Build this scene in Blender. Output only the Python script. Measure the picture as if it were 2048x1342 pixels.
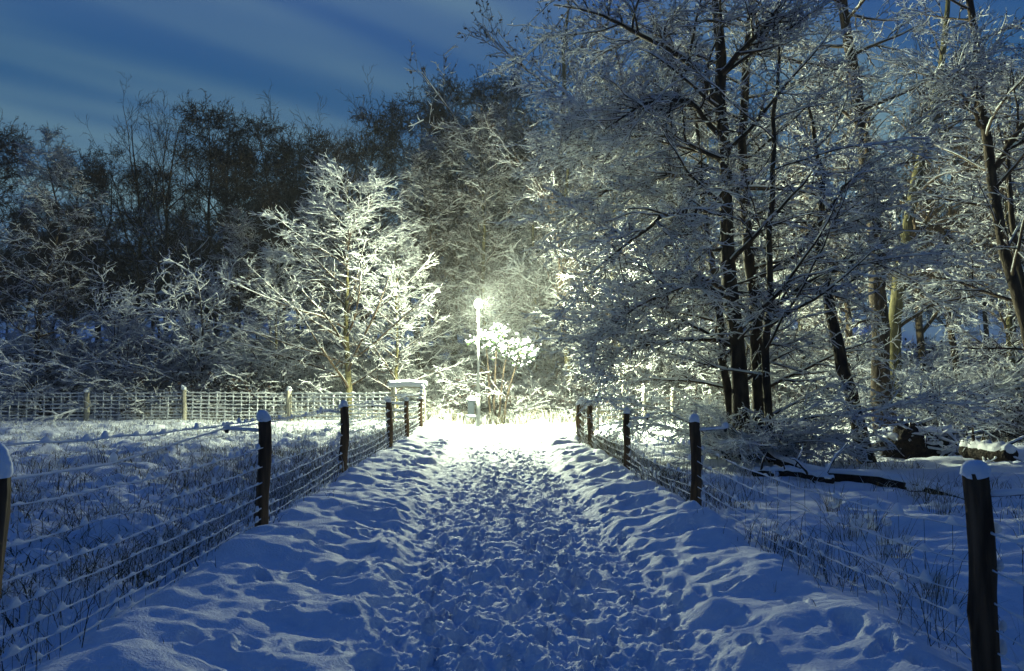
import bpy, math, random
import numpy as np
from mathutils import Vector

for o in list(bpy.data.objects):
    bpy.data.objects.remove(o)
scene = bpy.context.scene
COL = scene.collection
R_ = math.radians

# ------------------------------------------------------------------ camera
CAM_H = 1.5
cd = bpy.data.cameras.new("camera")
cam = bpy.data.objects.new("camera", cd)
COL.objects.link(cam)
cam.location = (0, 0, CAM_H)
cam.rotation_euler = (R_(90 + 3.63), 0, R_(-1.9))
cd.sensor_width = 36
cd.lens = 28
cd.clip_end = 5000
scene.camera = cam

# ------------------------------------------------------------------ sky
world = bpy.data.worlds.new("World")
scene.world = world
world.use_nodes = True
wn, wl = world.node_tree.nodes, world.node_tree.links
wn.clear()


def N(nt, t, **kw):
    n = nt.nodes.new(t)
    for k, v in kw.items():
        setattr(n, k, v)
    return n


def ramp(nt, stops, interp='LINEAR'):
    n = nt.nodes.new('ShaderNodeValToRGB')
    cr = n.color_ramp
    cr.interpolation = interp
    while len(cr.elements) < len(stops):
        cr.elements.new(0.5)
    for e, (p, c) in zip(cr.elements, stops):
        e.position = p
        e.color = (*c, 1) if len(c) == 3 else c
    return n


nt = world.node_tree
tc = N(nt, 'ShaderNodeTexCoord')
sep = N(nt, 'ShaderNodeSeparateXYZ')
wl.new(tc.outputs['Generated'], sep.inputs[0])
elev = ramp(nt, [(0.0, (0.02, 0.055, 0.24)), (0.1, (0.035, 0.09, 0.28)), (0.24, (0.042, 0.125, 0.26)), (0.34, (0.025, 0.1, 0.24)),
                 (0.46, (0.011, 0.066, 0.27)), (0.62, (0.002, 0.058, 0.33)), (1.0, (0.0008, 0.04, 0.26))])
wl.new(sep.outputs['Z'], elev.inputs[0])
# cloud sheet: direction projected on a flat layer overhead
add = N(nt, 'ShaderNodeMath', operation='ADD'); add.inputs[1].default_value = 0.12
wl.new(sep.outputs['Z'], add.inputs[0])
mx = N(nt, 'ShaderNodeMath', operation='MAXIMUM'); mx.inputs[1].default_value = 0.05
wl.new(add.outputs[0], mx.inputs[0])
dx = N(nt, 'ShaderNodeMath', operation='DIVIDE'); wl.new(sep.outputs['X'], dx.inputs[0]); wl.new(mx.outputs[0], dx.inputs[1])
dy = N(nt, 'ShaderNodeMath', operation='DIVIDE'); wl.new(sep.outputs['Y'], dy.inputs[0]); wl.new(mx.outputs[0], dy.inputs[1])
cmb = N(nt, 'ShaderNodeCombineXYZ'); wl.new(dx.outputs[0], cmb.inputs[0]); wl.new(dy.outputs[0], cmb.inputs[1])
mp = N(nt, 'ShaderNodeMapping')
mp.inputs['Rotation'].default_value = (0, 0, R_(-38))
wl.new(cmb.outputs[0], mp.inputs[0])
mp2 = N(nt, 'ShaderNodeMapping')
mp2.inputs['Scale'].default_value = (0.3, 1.9, 1)
mp2.inputs['Location'].default_value = (0.3, 0.35, 0)
wl.new(mp.outputs[0], mp2.inputs[0])
cn = N(nt, 'ShaderNodeTexNoise'); cn.inputs['Scale'].default_value = 1.0; cn.inputs['Detail'].default_value = 2.5
cn.inputs['Roughness'].default_value = 0.45
wl.new(mp2.outputs[0], cn.inputs['Vector'])
cf = ramp(nt, [(0.36, (0, 0, 0)), (0.66, (1, 1, 1))], 'EASE')
wl.new(cn.outputs['Fac'], cf.inputs[0])
cmul = N(nt, 'ShaderNodeMath', operation='MULTIPLY'); cmul.inputs[1].default_value = 0.8
wl.new(cf.outputs[0], cmul.inputs[0])
cfade = ramp(nt, [(0.0, (0.6,) * 3), (0.3, (1,) * 3), (0.44, (0.9,) * 3), (0.58, (0.12,) * 3), (0.8, (0.05,) * 3)])
wl.new(sep.outputs['Z'], cfade.inputs[0])
cm2 = N(nt, 'ShaderNodeMath', operation='MULTIPLY')
wl.new(cmul.outputs[0], cm2.inputs[0]); wl.new(cfade.outputs[0], cm2.inputs[1])
mixc = N(nt, 'ShaderNodeMixRGB')
mixc.inputs[2].default_value = (0.215, 0.36, 0.38, 1)
wl.new(cm2.outputs[0], mixc.inputs[0]); wl.new(elev.outputs[0], mixc.inputs[1])
bg = N(nt, 'ShaderNodeBackground')
# sky behind the camera dimmed to keep camera-facing snow dark
azr = N(nt, 'ShaderNodeMapRange'); azr.interpolation_type = 'SMOOTHSTEP'
azr.inputs['From Min'].default_value = -0.6; azr.inputs['From Max'].default_value = 0.5
azr.inputs['To Min'].default_value = 0.55; azr.inputs['To Max'].default_value = 1.0
wl.new(sep.outputs['Y'], azr.inputs['Value'])
skm = N(nt, 'ShaderNodeVectorMath', operation='SCALE')
wl.new(mixc.outputs[0], skm.inputs[0]); wl.new(azr.outputs[0], skm.inputs['Scale'])
wl.new(skm.outputs[0], bg.inputs[0])
bg.inputs[1].default_value = 1.0
wo = N(nt, 'ShaderNodeOutputWorld')
wl.new(bg.outputs[0], wo.inputs[0])

vs = scene.view_settings
vs.view_transform = 'Standard'
vs.look = 'None'
vs.exposure = 0.0
vs.gamma = 1.0
scene.cycles.max_bounces = 10
scene.cycles.diffuse_bounces = 8
scene.cycles.use_denoising = True
scene.cycles.sample_clamp_indirect = 4.0

LAMP_XY = (-0.28, 30.6)
LAMP_Z = 4.62
LAMP_STRENGTH = 9500.0

rng = np.random.default_rng(11)


_CM = np.array(cam.rotation_euler.to_matrix())


def PX(px, Y, py=None):
    """where the line of sight through a point of the photograph meets the distance Y"""
    d = _CM @ np.array([(px - 1024) / 1593, -((772 if py is None else py) - 671) / 1593, -1.0])
    p = d * (Y / d[1])
    return p[0] if py is None else np.array([p[0], Y, CAM_H + p[2]])


# ------------------------------------------------------------------ noise
_T = np.random.default_rng(5).random((256, 256))


def vnoise(x, y, seed=0):
    x = np.asarray(x, float) + seed * 17.13
    y = np.asarray(y, float) + seed * 9.71
    xi = np.floor(x).astype(int); yi = np.floor(y).astype(int)
    fx = x - xi; fy = y - yi
    fx = fx * fx * fx * (fx * (fx * 6 - 15) + 10); fy = fy * fy * fy * (fy * (fy * 6 - 15) + 10)
    a = _T[xi & 255, yi & 255]; b = _T[(xi + 1) & 255, yi & 255]
    c = _T[xi & 255, (yi + 1) & 255]; d = _T[(xi + 1) & 255, (yi + 1) & 255]
    return (a * (1 - fx) + b * fx) * (1 - fy) + (c * (1 - fx) + d * fx) * fy - 0.5


def fbm(x, y, oct=4, seed=0, gain=0.5):
    s = 0; a = 1.0
    for i in range(oct):
        ca, sa = math.cos(i * 0.9), math.sin(i * 0.9)
        s = s + a * vnoise((x * ca - y * sa) * 2 ** i, (x * sa + y * ca) * 2 ** i, seed + i * 3)
        a *= gain
    return s


def sstep(e0, e1, x):
    t = np.clip((x - e0) / (e1 - e0), 0, 1)
    return t * t * (3 - 2 * t)


def fence_x_left(y):
    return -2.2 + 0.004 * (y - 8)


FXR = 2.38


def ground_base(x, y):
    """large forms of the snow, without footprints"""
    x = np.asarray(x, float); y = np.asarray(y, float)
    wob = 0.22 * np.sin(y * 0.35) + 0.35 * vnoise(y * 0.5, y * 0 + 3.3, 4)
    pc = 0.2 + 0.006 * y
    hw = 0.92 + 0.012 * y
    path = 1 - sstep(hw - 0.12, hw + 0.2, np.abs(x - pc - wob * 0.35))
    corr = sstep(-2.45, -2.05, x) * (1 - sstep(2.2, 2.6, x))
    bank = corr * (1 - path)
    far = sstep(21, 27, y)
    h = np.zeros(np.broadcast(x, y).shape)
    # banks between the path and the fences, ribbed across the walking direction
    lump = np.abs(fbm(x * 1.5, y * 2.3, 3, 2))
    m1 = vnoise(x * 1.7 + 0.6 * vnoise(y * 1.1, x, 8), y * 2.6, 6)
    h = h + bank * (0.03 + 0.15 * np.clip(m1 + 0.2, 0, 1) ** 1.2 + 0.07 * (0.3 - lump) + 0.07 * vnoise(x * 3.2, y * 4.7, 12) + 0.022 * fbm(x * 8, y * 9, 2, 14))
    edge = sstep(1.2, 2.3, np.abs(x - 0.1)) * corr
    h = h + edge * (0.08 + 0.12 * (vnoise(x * 0.9, y * 1.1, 21) + 0.25))
    # trodden middle
    h = h - path * (0.05 + 0.03 * vnoise(x * 2, y * 1.5, 31))
    tr = fbm(x * 4.2, y * 4.2, 4, 41, 0.55)
    tr2 = fbm(x * 11, y * 11, 3, 45, 0.6)
    h = h + path * ((0.08 * (0.25 - np.abs(tr)) + 0.022 * (0.2 - np.abs(tr2)) + 0.012 * fbm(x * 26, y * 26, 2, 47)) * (1 - 0.75 * far))
    # fields
    left = 1 - sstep(-2.6, -2.1, x)
    right = sstep(2.2, 2.75, x)
    lt = np.clip(vnoise(x * 1.6, y * 1.6, 51) + 0.15, 0, 1) ** 1.3 * 0.28 + 0.1 * fbm(x * 4, y * 4, 4, 55, 0.6)
    h = h + left * (0.05 + lt * (1 - 0.5 * sstep(28, 33, y)))
    rt = 0.2 * np.clip(vnoise(x * 0.9, y * 2.1, 61) + 0.1, 0, 1) + 0.06 * fbm(x * 2.3, y * 4.2, 3, 65)
    h = h + right * (0.02 + rt * (1 - 0.7 * sstep(17, 24, y)))
    h = h + 0.02 * vnoise(x * 0.5, y * 0.5, 71)
    # low bank where the wood starts
    h = h + 0.25 * sstep(33.5, 38, y) * (0.6 + vnoise(x * 0.4, y * 0.4, 81))
    # very gentle land far off
    d = np.hypot(x, y)
    h = h + 2.0 * sstep(90, 420, d) * (0.5 + vnoise(x * 0.004, y * 0.004, 91))
    return h


def gz(x, y):
    return float(ground_base(np.array([x]), np.array([y]))[0])


# ------------------------------------------------------------------ mesh helpers
def new_mesh(name, V, Q=None, T=None, mat=None, smooth=True):
    me = bpy.data.meshes.new(name)
    V = np.ascontiguousarray(V, dtype=np.float32)
    me.vertices.add(len(V))
    me.vertices.foreach_set('co', V.ravel())
    nq = 0 if Q is None else len(Q)
    ntr = 0 if T is None else len(T)
    loops = []
    if nq: loops.append(np.asarray(Q, np.int32).ravel())
    if ntr: loops.append(np.asarray(T, np.int32).ravel())
    L = np.concatenate(loops)
    me.loops.add(len(L))
    me.loops.foreach_set('vertex_index', L)
    me.polygons.add(nq + ntr)
    st = np.concatenate([np.arange(nq) * 4, nq * 4 + np.arange(ntr) * 3]).astype(np.int32)
    me.polygons.foreach_set('loop_start', st)
    me.polygons.foreach_set('use_smooth', np.full(nq + ntr, smooth))
    me.update(calc_edges=True)
    if mat: me.materials.append(mat)
    return me


def link(name, me, parent=None, loc=None):
    o = bpy.data.objects.new(name, me)
    COL.objects.link(o)
    if parent is not None: o.parent = parent
    if loc is not None: o.location = loc
    return o


def tag(o, label=None, cat=None, group=None, kind=None):
    if label: o['label'] = label
    if cat: o['category'] = cat
    if group: o['group'] = group
    if kind: o['kind'] = kind
    return o


def empty(name, loc=(0, 0, 0), label=None, cat=None, group=None, rz=0.0):
    o = bpy.data.objects.new(name, None)
    o.empty_display_size = 0.1
    COL.objects.link(o)
    o.location = loc
    o.rotation_euler = (0, 0, rz)
    return tag(o, label, cat, group)


def tubes(P, W, H=None, sides=4, cap=False, phase=0.0, jitter=None):
    """P (N,K,3) centre lines, W/H (N,K) half width / half height -> verts, quads"""
    P = np.asarray(P, float)
    if P.ndim == 2: P = P[None]
    n, K, _ = P.shape
    W = np.broadcast_to(np.asarray(W, float), (n, K))
    H = W if H is None else np.broadcast_to(np.asarray(H, float), (n, K))
    T = np.empty_like(P)
    T[:, 1:-1] = P[:, 2:] - P[:, :-2]
    T[:, 0] = P[:, 1] - P[:, 0]
    T[:, -1] = P[:, -1] - P[:, -2]
    T /= np.linalg.norm(T, axis=2, keepdims=True) + 1e-9
    mz = np.abs(T[:, :, 2]).mean(axis=1)
    ref = np.where((mz < 0.85)[:, None], np.array([0, 0, 1.0]), np.array([0.3, 1.0, 0]))[:, None, :]
    S = np.cross(T, np.broadcast_to(ref, T.shape))
    S /= np.linalg.norm(S, axis=2, keepdims=True) + 1e-9
    U = np.cross(S, T)
    a = np.arange(sides) / sides * 2 * np.pi + phase
    ca, sa = np.cos(a), np.sin(a)
    off = (S[:, :, None, :] * (W[:, :, None] * ca)[..., None] + U[:, :, None, :] * (H[:, :, None] * sa)[..., None])
    if jitter is not None:
        off = off * jitter[..., None]
    V = (P[:, :, None, :] + off).reshape(-1, 3)
    idx = np.arange(n * K * sides).reshape(n, K, sides)
    i0 = idx[:, :-1]; i1 = idx[:, 1:]
    Q = np.stack([i0, np.roll(i0, -1, 2), np.roll(i1, -1, 2), i1], axis=-1).reshape(-1, 4)
    if cap:
        vs_ = [V]; ts = []
        base = len(V)
        ends = np.concatenate([P[:, 0], P[:, -1]])
        vs_.append(ends)
        e0 = base + np.arange(n); e1 = base + n + np.arange(n)
        ts.append(np.stack([np.repeat(e0, sides), np.roll(idx[:, 0], -1, 1).ravel(), idx[:, 0].ravel()], -1))
        ts.append(np.stack([np.repeat(e1, sides), idx[:, -1].ravel(), np.roll(idx[:, -1], -1, 1).ravel()], -1))
        return np.concatenate(vs_), Q, np.concatenate(ts)
    return V, Q


class MB:
    def __init__(s):
        s.V = []; s.Q = []; s.T = []; s.n = 0

    def add(s, V, Q=None, T=None):
        V = np.asarray(V, float)
        s.V.append(V)
        if Q is not None and len(Q): s.Q.append(np.asarray(Q) + s.n)
        if T is not None and len(T): s.T.append(np.asarray(T) + s.n)
        s.n += len(V)
        return s

    def tube(s, P, W, H=None, sides=6, cap=True, **kw):
        r = tubes(P, W, H, sides, cap, **kw)
        return s.add(*r)

    def box(s, c, size, rz=0.0):
        c = np.asarray(c, float); h = np.asarray(size, float) / 2
        v = np.array([[x, y, z] for x in (-1, 1) for y in (-1, 1) for z in (-1, 1)], float) * h
        ca, sa = math.cos(rz), math.sin(rz)
        v = np.stack([v[:, 0] * ca - v[:, 1] * sa, v[:, 0] * sa + v[:, 1] * ca, v[:, 2]], 1) + c
        q = [[0, 1, 3, 2], [4, 6, 7, 5], [0, 4, 5, 1], [2, 3, 7, 6], [0, 2, 6, 4], [1, 5, 7, 3]]
        return s.add(v, q)

    def blob(s, c, r, seed=0, nu=14, nv=9, amp=0.18, lo=-1.0):
        th = np.linspace(0, 2 * np.pi, nu, endpoint=False)
        ph = np.linspace(math.asin(lo) if lo > -1 else -math.pi / 2, math.pi / 2, nv)
        TH, PH = np.meshgrid(th, ph)
        x = np.cos(PH) * np.cos(TH); y = np.cos(PH) * np.sin(TH); z = np.sin(PH)
        f = 1 + amp * (vnoise(x * 2 + seed, y * 2 + z * 1.7, seed) + vnoise(x * 5, y * 5 + z * 3, seed + 7) * 0.5) * 2
        V = np.stack([x * r[0] * f, y * r[1] * f, z * r[2] * f], -1).reshape(-1, 3) + np.asarray(c, float)
        idx = np.arange(nu * nv).reshape(nv, nu)
        Q = np.stack([idx[:-1], np.roll(idx[:-1], -1, 1), np.roll(idx[1:], -1, 1), idx[1:]], -1).reshape(-1, 4)
        return s.add(V, Q)

    def mesh(s, name, mat, smooth=True):
        V = np.concatenate(s.V)
        Q = np.concatenate(s.Q) if s.Q else None
        T = np.concatenate(s.T) if s.T else None
        return new_mesh(name, V, Q, T, mat, smooth)

    def build(s, name, mat, parent=None, smooth=True, loc=None):
        return link(name, s.mesh(name, mat, smooth), parent, loc)


# ------------------------------------------------------------------ materials
def material(name):
    m = bpy.data.materials.new(name)
    m.use_nodes = True
    nt = m.node_tree
    b = nt.nodes['Principled BSDF']
    return m, nt, b


def noisy(name, c0, c1, scale, rough=0.85, stretch=(1, 1, 1), bump=0.3, bscale=None, dist=0.01, lo=0.35, hi=0.65, detail=5):
    m, nt, b = material(name)
    L = nt.links
    tc = N(nt, 'ShaderNodeTexCoord')
    mp = N(nt, 'ShaderNodeMapping'); mp.inputs['Scale'].default_value = stretch
    L.new(tc.outputs['Object'], mp.inputs[0])
    nz = N(nt, 'ShaderNodeTexNoise'); nz.inputs['Scale'].default_value = scale; nz.inputs['Detail'].default_value = detail
    L.new(mp.outputs[0], nz.inputs['Vector'])
    r = ramp(nt, [(lo, c0), (hi, c1)])
    L.new(nz.outputs['Fac'], r.inputs[0])
    L.new(r.outputs[0], b.inputs['Base Color'])
    b.inputs['Roughness'].default_value = rough
    b.inputs['Specular IOR Level'].default_value = 0.2
    if bump:
        n2 = N(nt, 'ShaderNodeTexNoise'); n2.inputs['Scale'].default_value = bscale or scale * 3; n2.inputs['Detail'].default_value = 4
        L.new(mp.outputs[0], n2.inputs['Vector'])
        bp = N(nt, 'ShaderNodeBump'); bp.inputs['Strength'].default_value = bump; bp.inputs['Distance'].default_value = dist
        L.new(n2.outputs['Fac'], bp.inputs['Height'])
        L.new(bp.outputs[0], b.inputs['Normal'])
    return m


M_snow = noisy('snow', (0.80, 0.83, 0.86), (0.87, 0.89, 0.91), 6, rough=0.65, bump=0.35, bscale=45, dist=0.02)
M_twigsnow, _nt, _b = material('clinging_snow')
_b.inputs['Base Color'].default_value = (0.91, 0.93, 0.945, 1); _b.inputs['Roughness'].default_value = 0.7
_b.inputs['Specular IOR Level'].default_value = 0.15
_tr = N(_nt, 'ShaderNodeBsdfTranslucent'); _tr.inputs[0].default_value = (0.91, 0.935, 0.95, 1)
_mx = N(_nt, 'ShaderNodeMixShader'); _mx.inputs[0].default_value = 0.46
_nt.links.new(_b.outputs[0], _mx.inputs[1]); _nt.links.new(_tr.outputs[0], _mx.inputs[2])
_nt.links.new(_mx.outputs[0], _nt.nodes['Material Output'].inputs['Surface'])
M_bark = noisy('dark_bark', (0.018, 0.012, 0.008), (0.075, 0.055, 0.035), 9, stretch=(1, 1, 0.3), bump=0.8, dist=0.03)
M_litbark = noisy('lamplit_bark', (0.05, 0.045, 0.02), (0.17, 0.15, 0.07), 7, stretch=(1, 1, 0.4), bump=0.6, dist=0.02)  # yellow lamplight on the trunks is put into this paler bark colour
M_heap = noisy('rotten_wood', (0.008, 0.005, 0.004), (0.03, 0.02, 0.013), 11, bump=1.0, bscale=18, dist=0.08)
M_twig = noisy('twig_bark', (0.03, 0.02, 0.012), (0.075, 0.05, 0.03), 4, bump=0)
M_catkin = noisy('dry_catkins', (0.02, 0.012, 0.01), (0.05, 0.03, 0.022), 5, bump=0)
M_post = noisy('weathered_post_wood', (0.04, 0.023, 0.012), (0.15, 0.092, 0.05), 14, stretch=(1, 1, 0.12), bump=0.9, bscale=40, dist=0.012)
M_wire = noisy('galvanised_wire', (0.05, 0.05, 0.05), (0.12, 0.11, 0.1), 20, rough=0.5, bump=0)
M_timber = noisy('grey_timber', (0.28, 0.26, 0.2), (0.46, 0.43, 0.34), 12, stretch=(1, 1, 0.15), bump=0.4)
M_column = noisy('painted_steel', (0.55, 0.56, 0.52), (0.65, 0.66, 0.62), 5, rough=0.45, bump=0)
M_plastic = noisy('blue_grey_plastic', (0.17, 0.2, 0.23), (0.21, 0.24, 0.27), 8, rough=0.5, bump=0)
M_black = noisy('black_plastic', (0.015, 0.015, 0.015), (0.03, 0.03, 0.03), 12, rough=0.5, bump=0)

M_lamp, _nt, _b = material('lamp_glass')
_b.inputs['Base Color'].default_value = (0.9, 0.9, 0.85, 1)
_b.inputs['Emission Color'].default_value = (0.9, 1.0, 0.67, 1)
# emission shaped by height: strong downward, cut towards the near snow to darken it
geo = N(_nt, 'ShaderNodeNewGeometry'); sp = N(_nt, 'ShaderNodeSeparateXYZ'); _nt.links.new(geo.outputs['Incoming'], sp.inputs[0])
cv = N(_nt, 'ShaderNodeFloatCurve'); pts_ = cv.mapping.curves[0].points
for k_, (z_, v_) in enumerate([(0.0, 0.85), (0.29, 0.85), (0.385, 0.46), (0.418, 0.31), (0.46, 0.58), (0.52, 0.78), (1.0, 0.78)]):   # z mapped from -1..1 to 0..1
    p_ = pts_[k_] if k_ < 2 else pts_.new(z_, v_)
    p_.location = (z_, v_)
for p_ in pts_: p_.handle_type = 'VECTOR'
cv.mapping.update()
za = N(_nt, 'ShaderNodeMath', operation='MULTIPLY_ADD'); za.inputs[1].default_value = 0.5; za.inputs[2].default_value = 0.5
_nt.links.new(sp.outputs['Z'], za.inputs[0]); _nt.links.new(za.outputs[0], cv.inputs['Value'])
mr = N(_nt, 'ShaderNodeMath', operation='MULTIPLY'); mr.inputs[1].default_value = LAMP_STRENGTH * 2.1
_nt.links.new(cv.outputs[0], mr.inputs[0])
# emission raised to the right to brighten the big tree and right field
dt = N(_nt, 'ShaderNodeVectorMath', operation='DOT_PRODUCT'); dt.inputs[1].default_value = (0.9, -0.43, 0)
_nt.links.new(geo.outputs['Incoming'], dt.inputs[0])
m2 = N(_nt, 'ShaderNodeMapRange'); m2.inputs['From Min'].default_value = 0.25; m2.inputs['From Max'].default_value = 0.75
m2.inputs['To Min'].default_value = 1.15; m2.inputs['To Max'].default_value = 3.8
_nt.links.new(dt.outputs['Value'], m2.inputs['Value'])
mm = N(_nt, 'ShaderNodeMath', operation='MULTIPLY'); _nt.links.new(mr.outputs[0], mm.inputs[0]); _nt.links.new(m2.outputs[0], mm.inputs[1])
# emission cut backwards to keep the wood behind the lamp dark
d2 = N(_nt, 'ShaderNodeVectorMath', operation='DOT_PRODUCT'); d2.inputs[1].default_value = (0, -1, 0)
_nt.links.new(geo.outputs['Incoming'], d2.inputs[0])
m3 = N(_nt, 'ShaderNodeMapRange'); m3.inputs['From Min'].default_value = -0.9; m3.inputs['From Max'].default_value = -0.35
m3.inputs['To Min'].default_value = 0.45; m3.inputs['To Max'].default_value = 1.0
_nt.links.new(d2.outputs['Value'], m3.inputs['Value'])
m4 = N(_nt, 'ShaderNodeMath', operation='MULTIPLY'); _nt.links.new(mm.outputs[0], m4.inputs[0]); _nt.links.new(m3.outputs[0], m4.inputs[1])
_nt.links.new(m4.outputs[0], _b.inputs['Emission Strength'])

# grass: straw colour per blade, some rimed white
M_grass, _nt, _b = material('dry_grass')
at = N(_nt, 'ShaderNodeAttribute'); at.attribute_name = 'blade'
rp = ramp(_nt, [(0.0, (0.02, 0.018, 0.008)), (0.35, (0.1, 0.08, 0.035)), (0.62, (0.2, 0.165, 0.085)), (0.72, (0.6, 0.62, 0.62)), (1.0, (0.8, 0.83, 0.85))])
_nt.links.new(at.outputs['Fac'], rp.inputs[0])
_nt.links.new(rp.outputs[0], _b.inputs['Base Color'])
_b.inputs['Roughness'].default_value = 0.9
_b.inputs['Specular IOR Level'].default_value = 0.1

# ground: snow in the open, leaf litter with snow patches under the wood
M_ground, _nt, _b = material('snow_ground')
L = _nt.links
geo = N(_nt, 'ShaderNodeNewGeometry')
at = N(_nt, 'ShaderNodeAttribute'); at.attribute_name = 'litter'
nz = N(_nt, 'ShaderNodeTexNoise'); nz.inputs['Scale'].default_value = 2.2; nz.inputs['Detail'].default_value = 6
L.new(geo.outputs['Position'], nz.inputs['Vector'])
sm = N(_nt, 'ShaderNodeMath', operation='ADD'); L.new(nz.outputs['Fac'], sm.inputs[0]); L.new(at.outputs['Fac'], sm.inputs[1])
rp = ramp(_nt, [(0.86, (0, 0, 0)), (0.98, (1, 1, 1))])
L.new(sm.outputs[0], rp.inputs[0])
nz2 = N(_nt, 'ShaderNodeTexNoise'); nz2.inputs['Scale'].default_value = 14; nz2.inputs['Detail'].default_value = 4
L.new(geo.outputs['Position'], nz2.inputs['Vector'])
sc = ramp(_nt, [(0.3, (0.79, 0.82, 0.86)), (0.7, (0.87, 0.89, 0.91))]); L.new(nz2.outputs['Fac'], sc.inputs[0])
lc = ramp(_nt, [(0.3, (0.015, 0.011, 0.007)), (0.7, (0.06, 0.045, 0.028))]); L.new(nz2.outputs['Fac'], lc.inputs[0])
mxr = N(_nt, 'ShaderNodeMixRGB'); L.new(rp.outputs[0], mxr.inputs[0]); L.new(sc.outputs[0], mxr.inputs[1]); L.new(lc.outputs[0], mxr.inputs[2])
L.new(mxr.outputs[0], _b.inputs['Base Color'])
_b.inputs['Roughness'].default_value = 0.7
_b.inputs['Specular IOR Level'].default_value = 0.2
nz3 = N(_nt, 'ShaderNodeTexNoise'); nz3.inputs['Scale'].default_value = 60; nz3.inputs['Detail'].default_value = 5
L.new(geo.outputs['Position'], nz3.inputs['Vector'])
bp = N(_nt, 'ShaderNodeBump'); bp.inputs['Strength'].default_value = 0.8; bp.inputs['Distance'].default_value = 0.014
L.new(nz3.outputs['Fac'], bp.inputs['Height']); L.new(bp.outputs[0], _b.inputs['Normal'])


# ------------------------------------------------------------------ ground
def spaced(start, stop, d0, growth, dmax):
    v = [start]; d = d0
    while v[-1] < stop:
        v.append(v[-1] + d); d = min(d * growth, dmax)
    return v


xp = spaced(0, 3.0, 0.02, 1.0, 0.02)
xp = xp + spaced(xp[-1] + 0.022, 14, 0.024, 1.012, 0.14)
xp = xp + spaced(xp[-1] + 0.16, 420, 0.2, 1.13, 40)
xs = np.array([-v for v in xp[:0:-1]] + xp)
yb = [-v for v in spaced(-2.0, 420, 0.1, 1.2, 60)][::-1]
yp = spaced(yb[-1] + 0.02, 3.2, 0.05, 1.0, 0.05)
yp = yp + spaced(yp[-1] + 0.018, 36, 0.018, 1.0035, 0.085)
yp = yp + spaced(yp[-1] + 0.1, 420, 0.15, 1.13, 40)
ys = np.array(yb + yp)
GX, GY = np.meshgrid(xs, ys)
GZ = ground_base(GX, GY)


def dent(cx, cy, lx, ly, rot, depth, rim, edge=0.55):
    """one boot print (or kicked hollow) pressed in the sheet"""
    r = max(lx, ly) * 2.0
    i0, i1 = np.searchsorted(xs, [cx - r, cx + r]); j0, j1 = np.searchsorted(ys, [cy - r, cy + r])
    if i1 <= i0 or j1 <= j0: return
    X = GX[j0:j1, i0:i1] - cx; Y = GY[j0:j1, i0:i1] - cy
    c, s = math.cos(rot), math.sin(rot)
    u = (X * c + Y * s) / lx; v = (-X * s + Y * c) / ly
    d = np.sqrt(u * u + v * v)
    GZ[j0:j1, i0:i1] += -depth * (1 - sstep(edge, 1.05, d)) + rim * np.exp(-((d - 1.22) / 0.2) ** 2)


prng = np.random.default_rng(77)
for k in range(800):
    y = 3.2 + 25 * prng.random() ** 1.25
    pc = 0.2 + 0.006 * y
    x = pc + prng.normal(0, 0.55)
    if abs(x - pc) > 1.25 + 0.012 * y: continue
    s = 0.8 + 0.5 * prng.random()
    fade = 1 - 0.6 * float(sstep(20, 27, y))
    dent(x, y, 0.055 * s, 0.14 * s, prng.normal(0, 0.6), (0.015 + 0.04 * prng.random()) * fade, 0.012 * prng.random() * fade)
for lane, (ox, ph, st) in enumerate([(-0.62, 0.1, 0.72), (-0.3, 0.5, 0.66), (0.02, 0.3, 0.7), (0.3, 0.0, 0.74), (0.58, 0.4, 0.64), (0.85, 0.2, 0.7)]):
    y = 3.2 + ph; side = 1
    while y < 27:       # walkers' tracks, left and right boot in turn
        fade = 1 - 0.6 * float(sstep(19, 26, y))
        x = 0.2 + 0.006 * y + ox + 0.16 * math.sin(y * 0.5 + lane * 2) + side * 0.09 + prng.normal(0, 0.04)
        r = prng.normal(0, 0.12) - side * 0.12; dep = (0.045 + 0.035 * prng.random()) * fade
        dent(x, y + 0.06, 0.056, 0.105, r, dep, 0.014 * fade, 0.78)
        dent(x - 0.02 * side, y - 0.11, 0.042, 0.052, r, dep * 0.9, 0.008 * fade, 0.78)
        y += st * (0.85 + 0.3 * prng.random()) * 0.55; side = -side
for k in range(6000):      # crumbs and clods thrown up between the prints
    y = 3.2 + 20 * prng.random() ** 1.35
    pc = 0.2 + 0.006 * y
    x = pc + prng.normal(0, 0.6)
    s = 0.015 + 0.03 * prng.random() ** 2
    dent(x, y, s, s * (0.7 + 0.8 * prng.random()), prng.random() * 3, -(0.006 + 0.016 * prng.random()), 0)
for k in range(150):       # lone deep prints on the banks
    y = 3.5 + 20 * prng.random()
    side = -1 if prng.random() < 0.55 else 1
    x = 0.25 + side * (1.15 + 0.75 * prng.random())
    dent(x, y, 0.05 + 0.04 * prng.random(), 0.11 + 0.05 * prng.random(), prng.normal(0, 0.9), 0.025 + 0.045 * prng.random(), 0.01)

nyg, nxg = GX.shape
idx = np.arange(nyg * nxg).reshape(nyg, nxg)
Q = np.stack([idx[:-1, :-1], idx[:-1, 1:], idx[1:, 1:], idx[1:, :-1]], -1).reshape(-1, 4)
me = new_mesh('ground', np.stack([GX, GY, GZ], -1).reshape(-1, 3), Q, None, M_ground)
lit = sstep(31.4 + 2.3 * sstep(-2.5, -4, GX), 32.6 + 2.3 * sstep(-2.5, -4, GX), GY + 0.6 * vnoise(GX * 0.7, GY * 0.7, 3)) * 0.42 * (1 - sstep(70, 110, np.hypot(GX, GY)))
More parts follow.
